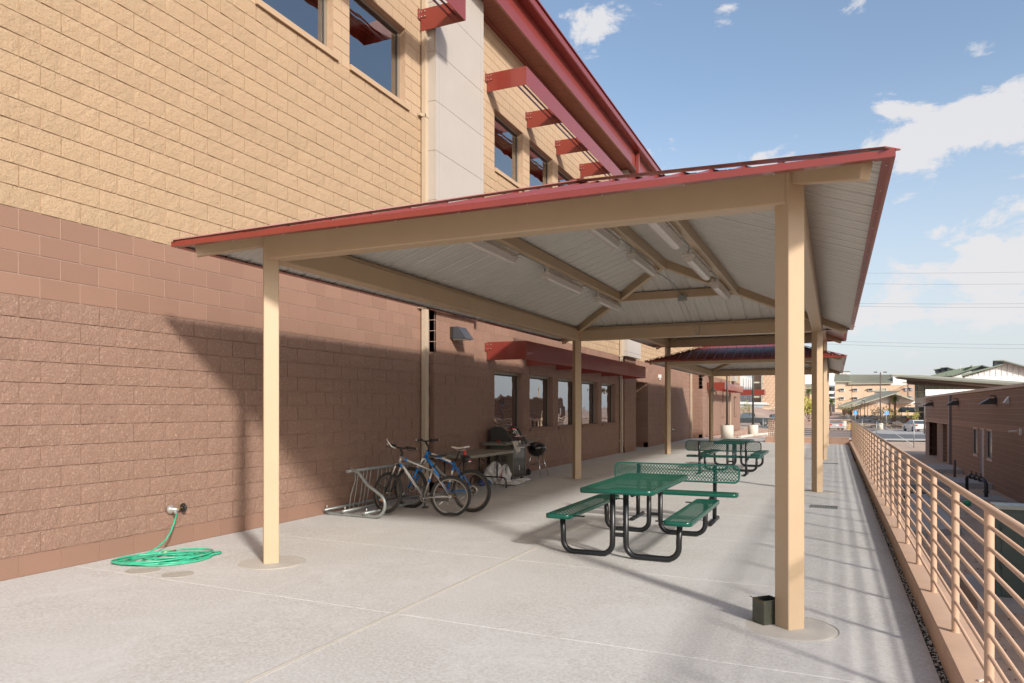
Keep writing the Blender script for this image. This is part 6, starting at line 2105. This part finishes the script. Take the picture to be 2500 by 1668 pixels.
# wire fences
def fence_line(name, label, pts, h, mesh=True, brace=False):
    t = thing('wire_fence', label, 'fence', tuple(pts[0]))
    for p in pts:
        MB().tube([p, (p.x, p.y, p.z+h)], .035, 8).build('post', M['galv'], t)
    for a, b in zip(pts[:-1], pts[1:]):
        MB().tube([a + Vector((0, 0, h-.04)), b + Vector((0, 0, h-.04))], .022, 6).build('top_rail', M['galv'], t)
        if mesh:
            m_ = MB(); L_ = (b-a).length; U = (b-a)/L_
            st = .16; k = -h
            while k < L_:
                for s_ in (1, -1):
                    x0 = k if s_ > 0 else k+h; 
                    q0, q1 = (k, 0), (k+h, h)
                    if s_ < 0: q0, q1 = (k+h, 0), (k, h)
                    def cl(q, o):
                        x, z = q
                        if x < 0: t_ = (0-q[0])/(o[0]-q[0]); return (0, q[1]+(o[1]-q[1])*t_)
                        if x > L_: t_ = (L_-q[0])/(o[0]-q[0]); return (L_, q[1]+(o[1]-q[1])*t_)
                        return q
                    if (q0[0] < 0 and q1[0] < 0) or (q0[0] > L_ and q1[0] > L_): continue
                    c0_, c1_ = cl(q0, q1), cl(q1, q0)
                    m_.bar(a + U*c0_[0] + Vector((0, 0, c0_[1]+.02)), a + U*c1_[0] + Vector((0, 0, c1_[1]-.04)), .010, .010)
                k += st
            o_ = m_.build('wire_mesh', M['galv'], t); o_['kind'] = 'stuff'
    if brace:
        MB().tube([pts[-2] + Vector((0, 0, h-.1)), pts[-1] + Vector((0, 0, .15))], .022, 6).build('brace', M['white_paint'], t)
    return t
def gp2(px_, d, dz=0):
    p = gpt(px_, d); p.z += dz; return p
fence_line('wire_fence', 'chain link fence in front of the parked dark trucks', [gp2(1780, 80), gp2(1862.7, 78), gp2(1940, 82)], 1.85)
fence_line('wire_fence', 'galvanised fence posts with a white brace beyond the railing', [gp2(2105, 88), gp2(2140, 73.5), gp2(2231, 56.5)], 1.85, mesh=False, brace=True)

# boulders
def boulder(p, s, label, seed):
    mb = crumple((p.x, p.y, p.z+s*.4), (s, s*.8, s*.62), seed, .6, 7)
    simple('boulder', label, 'rock', mb, 'stone', 'tan landscape boulders')
for px_, d, s_, lb2, sd_ in ((1821, 66, .55, 'boulder beside the farther lamp base, left one', 1), (1812, 64, .40, 'small boulder at the block wing corner', 2), (1862, 72, .40, 'boulder at the foot of the chain link post', 3),
                            (1869, 74, .35, 'boulder right of the chain link post', 4), (1895-1, 150, .9, 'lone boulder high on the gravel slope', 5), (2192, 116, .8, 'boulder in the planting left of the white car', 6)):
    boulder(gp2(px_, d, .55 if d < 70 else 0), s_, lb2, sd_)

# ------------------------------------------------------------------ vehicles
M['car_silver'] = mat('silver_car_paint', (0.50, 0.50, 0.52), .25, .5, coat=.5)
M['car_white'] = mat('champagne_white_car_paint', (0.66, 0.63, 0.58), .25, .1, coat=.5)
M['car_dark'] = mat('dark_grey_truck_paint', (0.030, 0.032, 0.036), .25, .3, coat=.5)
M['car_glass'] = mat('dark_car_glass', (0.06, 0.08, 0.09), .05, 0, spec=.9)
M['tail_red'] = mat('tail_lamp', (0.6, 0.015, 0.015), .2)
def car(p, heading, label, paint, truck=False, group='cars on the road behind'):
    """local frame: x forward, z up, length 4.8"""
    t = thing('pickup_truck' if truck else 'parked_car', label, 'truck' if truck else 'car', tuple(p), heading, group)
    L_, W, Wt = (5.6, .98, .80) if truck else (4.7, .90, .68)
    def loft(sections, nm, mt, par=t):
        mb = MB(); n = None
        for sec in sections:
            n = len(sec)
            mb.v += sec
        for i in range(len(sections)-1):
            for j in range(n):
                j2 = (j+1) % n
                mb.face((i*n+j, i*n+j2, (i+1)*n+j2, (i+1)*n+j), smooth=False)
        mb.face(list(range(n))[::-1]); mb.face([(len(sections)-1)*n+j for j in range(n)])
        o = mb.build(nm, M[mt], par, local=True)
        bv = o.modifiers.new('b', 'BEVEL'); bv.width = .05; bv.segments = 2
        return o
    h = L_/2
    if truck:
        prof = [(-h, .55), (-h, 1.10), (-h+.1, 1.14), (-.35, 1.14), (h-1.2, 1.12), (h-.15, 1.02), (h, .85), (h, .50), (h-.3, .42), (-h+.3, .42)]
        cab = [(-.55, 1.14), (-.40, 1.82), (.9, 1.84), (1.65, 1.14)]
    else:
        prof = [(-h, .45), (-h+.02, .85), (-h+.12, .98), (-h+.7, 1.02), (.9, .96), (h-.5, .86), (h-.05, .68), (h, .42), (h-.3, .28), (-h+.3, .28)]
        cab = [(-h+.55, 1.01), (-h+1.25, 1.40), (.10, 1.43), (1.05, .95)]
    loft([[(x, W*k, z) for x, z in prof] for k in (-1, -.96, .96, 1)], 'body', paint)
    secs = []
    for k in (-1, 1):
        secs.append([(x, k*(W*.93 if i in (0, 3) else Wt), z) for i, (x, z) in enumerate(cab)])
    mb = MB(); mb.v = secs[0] + secs[1]
    mb.face((0, 1, 2, 3)); mb.face((7, 6, 5, 4))
    for i in range(4): mb.face((i, 4+i, 4+(i+1) % 4, (i+1) % 4))
    mb.build('greenhouse', M['car_glass'], t, local=True)
    rf = MB(); a, b = cab[1], cab[2]
    rf.box(a[0]-.03, b[0]+.03, -Wt-.01, Wt+.01, min(a[1], b[1])-.02, max(a[1], b[1])+.03); rf.build('roof', M[paint], t, local=True)
    pil = MB()
    for k in (-1, 1):
        for i, j in ((0, 1), (3, 2)):
            p0 = Vector((cab[i][0], k*W*.935, cab[i][1])); p1 = Vector((cab[j][0], k*(Wt+.005), cab[j][1]))
            pil.bar(p0, p1, .07, .07)
        xm3 = (cab[1][0]+cab[2][0])/2
        pil.bar((xm3, k*W*.94, 1.0), (xm3, k*(Wt+.008), cab[1][1]), .07, .04)
    pil.build('pillar', M[paint], t, local=True)
    for x in (-h+.95, h-.90):
        for k in (-1, 1):
            w_ = MB().lathe([(.24, -.10), (.34 if not truck else .40, -.09), (.34 if not truck else .40, .09), (.24, .10)], 20, (x, k*(W-.09), .34 if not truck else .40), axis='Y').build('wheel', M['rubber'], t, local=True)
            MB().lathe([(.0, k*.105-.005), (.22, k*.105-.004), (.22, k*.105+.004), (0, k*.105+.005)], 16, (x, k*(W-.09), .34 if not truck else .40), axis='Y').build('rim', M['rim'], w_, local=True)
    for k in (-1, 1):
        MB().box(-h-.015, -h+.10, k*(W-.30) if k < 0 else k*(W-.02)-.28, (k*(W-.30) if k < 0 else k*(W-.02)-.28)+.28, .72 if not truck else .80, .92 if not truck else 1.08).build('tail_light', M['tail_red'], t, local=True)
    MB().box(-h-.06, -h+.05, -W+.03, W-.03, .38 if not truck else .46, .58 if not truck else .62).build('bumper', M[paint] if not truck else M['chrome'], t, local=True)
    MB().box(-h-.022, -h-.005, -.16, .16, .62, .76).build('number_plate', M['white_paint'], t, local=True)
    MB().box(h-.1, h+.01, -W+.1, W-.1, .55, .72).build('grille', M['bronze'], t, local=True)
    if truck:
        MB().box(-h+.08, -.65, -W+.10, W-.10, 1.141, 1.16).build('bed_cover', M['rubber'], t, local=True)
    return t
car(gp2(2036, 98, .10), R(99), 'silver sedan on the road, seen through the railing end', 'car_silver')
car(gp2(2236, 94, .10), R(104), 'pale champagne sedan with red tail lights at the low building corner', 'car_white')
car(gp2(1832, 104, .02), R(194), 'dark grey pickup truck parked behind the chain link fence', 'car_dark', True, 'dark pickups in the bays')
car(gp2(1897, 106, .02), R(101), 'second dark pickup, right of the first, with chrome bumper', 'car_dark', True, 'dark pickups in the bays')

# person in red by the far car
pr = gp2(2217, 112)
me = bpy.data.meshes.new('body')
vv = [(0,0,.92),(0,0,1.15),(0,0,1.42),(0,0,1.52),(0,0,1.66),(-.2,0,1.40),(-.27,0,1.12),(-.25,.05,.88),(.2,0,1.40),(.27,0,1.12),(.25,.05,.88),(-.10,0,.86),(-.11,0,.48),(-.11,-.02,.06),(.10,0,.86),(.12,.02,.48),(.12,0,.06)]
ee = [(0,1),(1,2),(2,3),(3,4),(2,5),(5,6),(6,7),(2,8),(8,9),(9,10),(0,11),(11,12),(12,13),(0,14),(14,15),(15,16)]
me.from_pydata(vv, ee, [])
M['red_shirt'] = mat('dark_red_clothing', (0.22, 0.03, 0.03), .9); me.materials.append(M['red_shirt'])
po = bpy.data.objects.new('person', me); COL.objects.link(po); po.location = pr
tag(po, 'distant person in dark red clothes walking behind the pale sedan', 'person')
sk = po.modifiers.new('s', 'SKIN')
rad = [.15,.14,.16,.06,.10,.07,.05,.04,.07,.05,.04,.09,.065,.045,.09,.065,.045]
for i, v in enumerate(me.skin_vertices[0].data): v.radius = (rad[i], rad[i]*.8); v.use_root = (i == 0)
po.modifiers.new('ss', 'SUBSURF').levels = 1

# ------------------------------------------------------------------ plants
M['palm_green'] = mat('palm_frond_green', (0.13, 0.19, 0.035), .6)
M['palm_trunk'] = mat('palm_trunk', (0.24, 0.15, 0.09), .95, bump=(9, .6, .05))
M['paloverde'] = mat('yellow_green_foliage', (0.42, 0.38, 0.07), .8)
M['dry_leaf'] = mat('dry_olive_foliage', (0.30, 0.27, 0.13), .8)
M['bark'] = mat('grey_brown_bark', (0.20, 0.13, 0.09), .9)
def palm(p, h, r_, label, seed):
    t = thing('palm_tree', label, 'tree', tuple(p), 0)
    rr_ = random.Random(seed)
    MB().tube([(p.x, p.y, p.z-.1), (p.x, p.y, p.z+h*.5), (p.x, p.y, p.z+h)], [.42*r_, .30*r_, .34*r_], 10).build('trunk', M['palm_trunk'], t)
    c = MB()
    for i in range(26):
        a = rr_.uniform(0, 6.28); el = rr_.uniform(-.5, 1.2); L_ = r_*rr_.uniform(1.6, 2.2)
        prev = Vector((p.x, p.y, p.z+h)); dirv = Vector((math.cos(a)*math.cos(el), math.sin(a)*math.cos(el), math.sin(el)))
        for k in range(5):
            nx = prev + dirv*L_/5
            side = dirv.cross(Vector((0, 0, 1))).normalized()
            for s_ in (-1, 1):
                for q in range(3):
                    b = prev + (nx-prev)*(q/3); tip = b + side*s_*r_*(.42-.05*k) + dirv*r_*.25 - Vector((0, 0, r_*.12))
                    w = dirv*r_*.05
                    c.poly([b - w, b + w, tip])
            dirv = (dirv + Vector((0, 0, -.28))).normalized(); prev = nx
    c.build('crown', M['palm_green'], t, fix=False)
def shrub_tree(p, h, w, label, seed, mt='paloverde', n=420, name='palo_verde', cat='tree', leaf=.16):
    t = thing(name, label, cat, tuple(p), 0)
    rr_ = random.Random(seed); b = MB(); lf = MB(); tips = []
    for i in range(7):
        a = 6.28*i/7 + rr_.uniform(-.3, .3)
        q = [Vector(p) + Vector((0, 0, -.05))]
        for k in range(1, 5):
            q.append(Vector(p) + Vector((math.cos(a)*w*.5*(k/4)**1.2 + rr_.uniform(-.1, .1)*w, math.sin(a)*w*.5*(k/4)**1.2 + rr_.uniform(-.1, .1)*w, h*.85*(k/4)**.8)))
        b.tube(q, .06*h/4, 5, r1=.012*h/4); tips += q[2:]
    b.build('branches', M['bark'], t)
    cl = [(rr_.choice(tips) + Vector((rr_.gauss(0, w*.10), rr_.gauss(0, w*.10), rr_.gauss(0, h*.08)))) for _ in range(26)]
    for i in range(n):
        c = rr_.choice(cl) + Vector((rr_.gauss(0, w*.09), rr_.gauss(0, w*.09), rr_.gauss(0, h*.07)))
        if c.z < p.z + .1*h: continue
        u = Vector((rr_.gauss(0, 1), rr_.gauss(0, 1), rr_.gauss(0, 1))).normalized(); v = u.orthogonal().normalized(); s_ = leaf*rr_.uniform(.6, 1.4)*h/4
        lf.poly([c - u*s_, c + v*s_*.5, c + u*s_, c - v*s_*.5])
    lf.build('crown', M[mt], t, fix=False)
palm(gp2(2185, 124), 4.2, .60, 'palm tree in front of the gabled hall end wall', 3)
palm(gp2(2029, 150), 3.0, .60, 'palm tree at the left end of the dormitory, by the parking storeys', 4)
palm(gp2(1974, 155), 5.0, .8, 'palm tree showing in the gap right of the near column', 5)
shrub_tree(gp2(1976, 128), 4.6, 4.0, 'bright yellow green palo verde in the gap right of the near column', 6, n=900)
shrub_tree(gp2(2178, 122), 2.8, 2.6, 'yellow green palo verde at the foot of the middle palm', 7, n=380)
shrub_tree(gp2(2140, 126), 3.2, 2.8, 'sparse dry tree left of the tall twin headed lamp post', 8, 'dry_leaf', 200)
shrub_tree(gp2(2155, 118), 2.4, 2.4, 'sparse olive shrub right of the tall lamp post', 9, 'dry_leaf', 160)
shrub_tree(gp2(2228, 117), 2.4, 1.8, 'yellow vine like tree beside the entrance canopy', 10, n=300)
shrub_tree(gp2(2061, 150), 3.0, 3.2, 'pale dry shrub before the shaded side of the gabled hall', 11, 'dry_leaf', 300)
shrub_tree(gp2(2092, 136), 3.0, 2.6, 'thin dry shrub right of the first blue sign', 12, 'dry_leaf', 160)
shrub_tree(gp2(1812, 120), 3.6, 3.4, 'thin olive tree against the pale metal building', 13, 'dry_leaf', 260)
rs2 = random.Random(31)
sc2 = MB()
for i in range(150):
    px_ = rs2.uniform(2050, 2230); d = rs2.uniform(106, 150); p = gpt(px_, d); s_ = rs2.uniform(.2, .5)
    for k in range(14):
        u = Vector((rs2.gauss(0, 1), rs2.gauss(0, 1), abs(rs2.gauss(0, 1)))).normalized()*s_; v = u.orthogonal().normalized()*.06
        sc2.poly([p - v, p + v, p + u])
o_ = sc2.build('desert_scrub', M['dry_leaf'], fix=False); tag(o_, 'low dry desert scrub scattered over the far gravel', 'scrub', kind='stuff')

# overhead power lines between far poles outside the view
def wire(ya, yb, d, label):
    pts = []
    for i in range(25):
        t_ = i/24; x = 1700 + t_*1500; y = ya + (yb-ya)*(x-2100)/400
        p = unpix(x, y, d); p.z -= 1.2*math.sin(math.pi*t_) - .9
        pts.append(p)
    o = MB().tube(pts, .028, 5).build('power_line', M['wire']); tag(o, label, 'power line', 'overhead power lines')
for ya, yb, lb2 in ((667, 661, 'overhead power line, highest of the pair crossing the big cloud'), (693, 690, 'overhead power line, lower of the pair crossing the big cloud'),
                   (741, 738, 'overhead power line just under the big cloud, upper of two'), (748, 747, 'overhead power line just under the big cloud, lower of two'),
                   (835, 838, 'overhead power line close above the roofs, upper of two'), (843, 848, 'overhead power line close above the roofs, lower of two')):
    wire(ya, yb, 150, lb2)
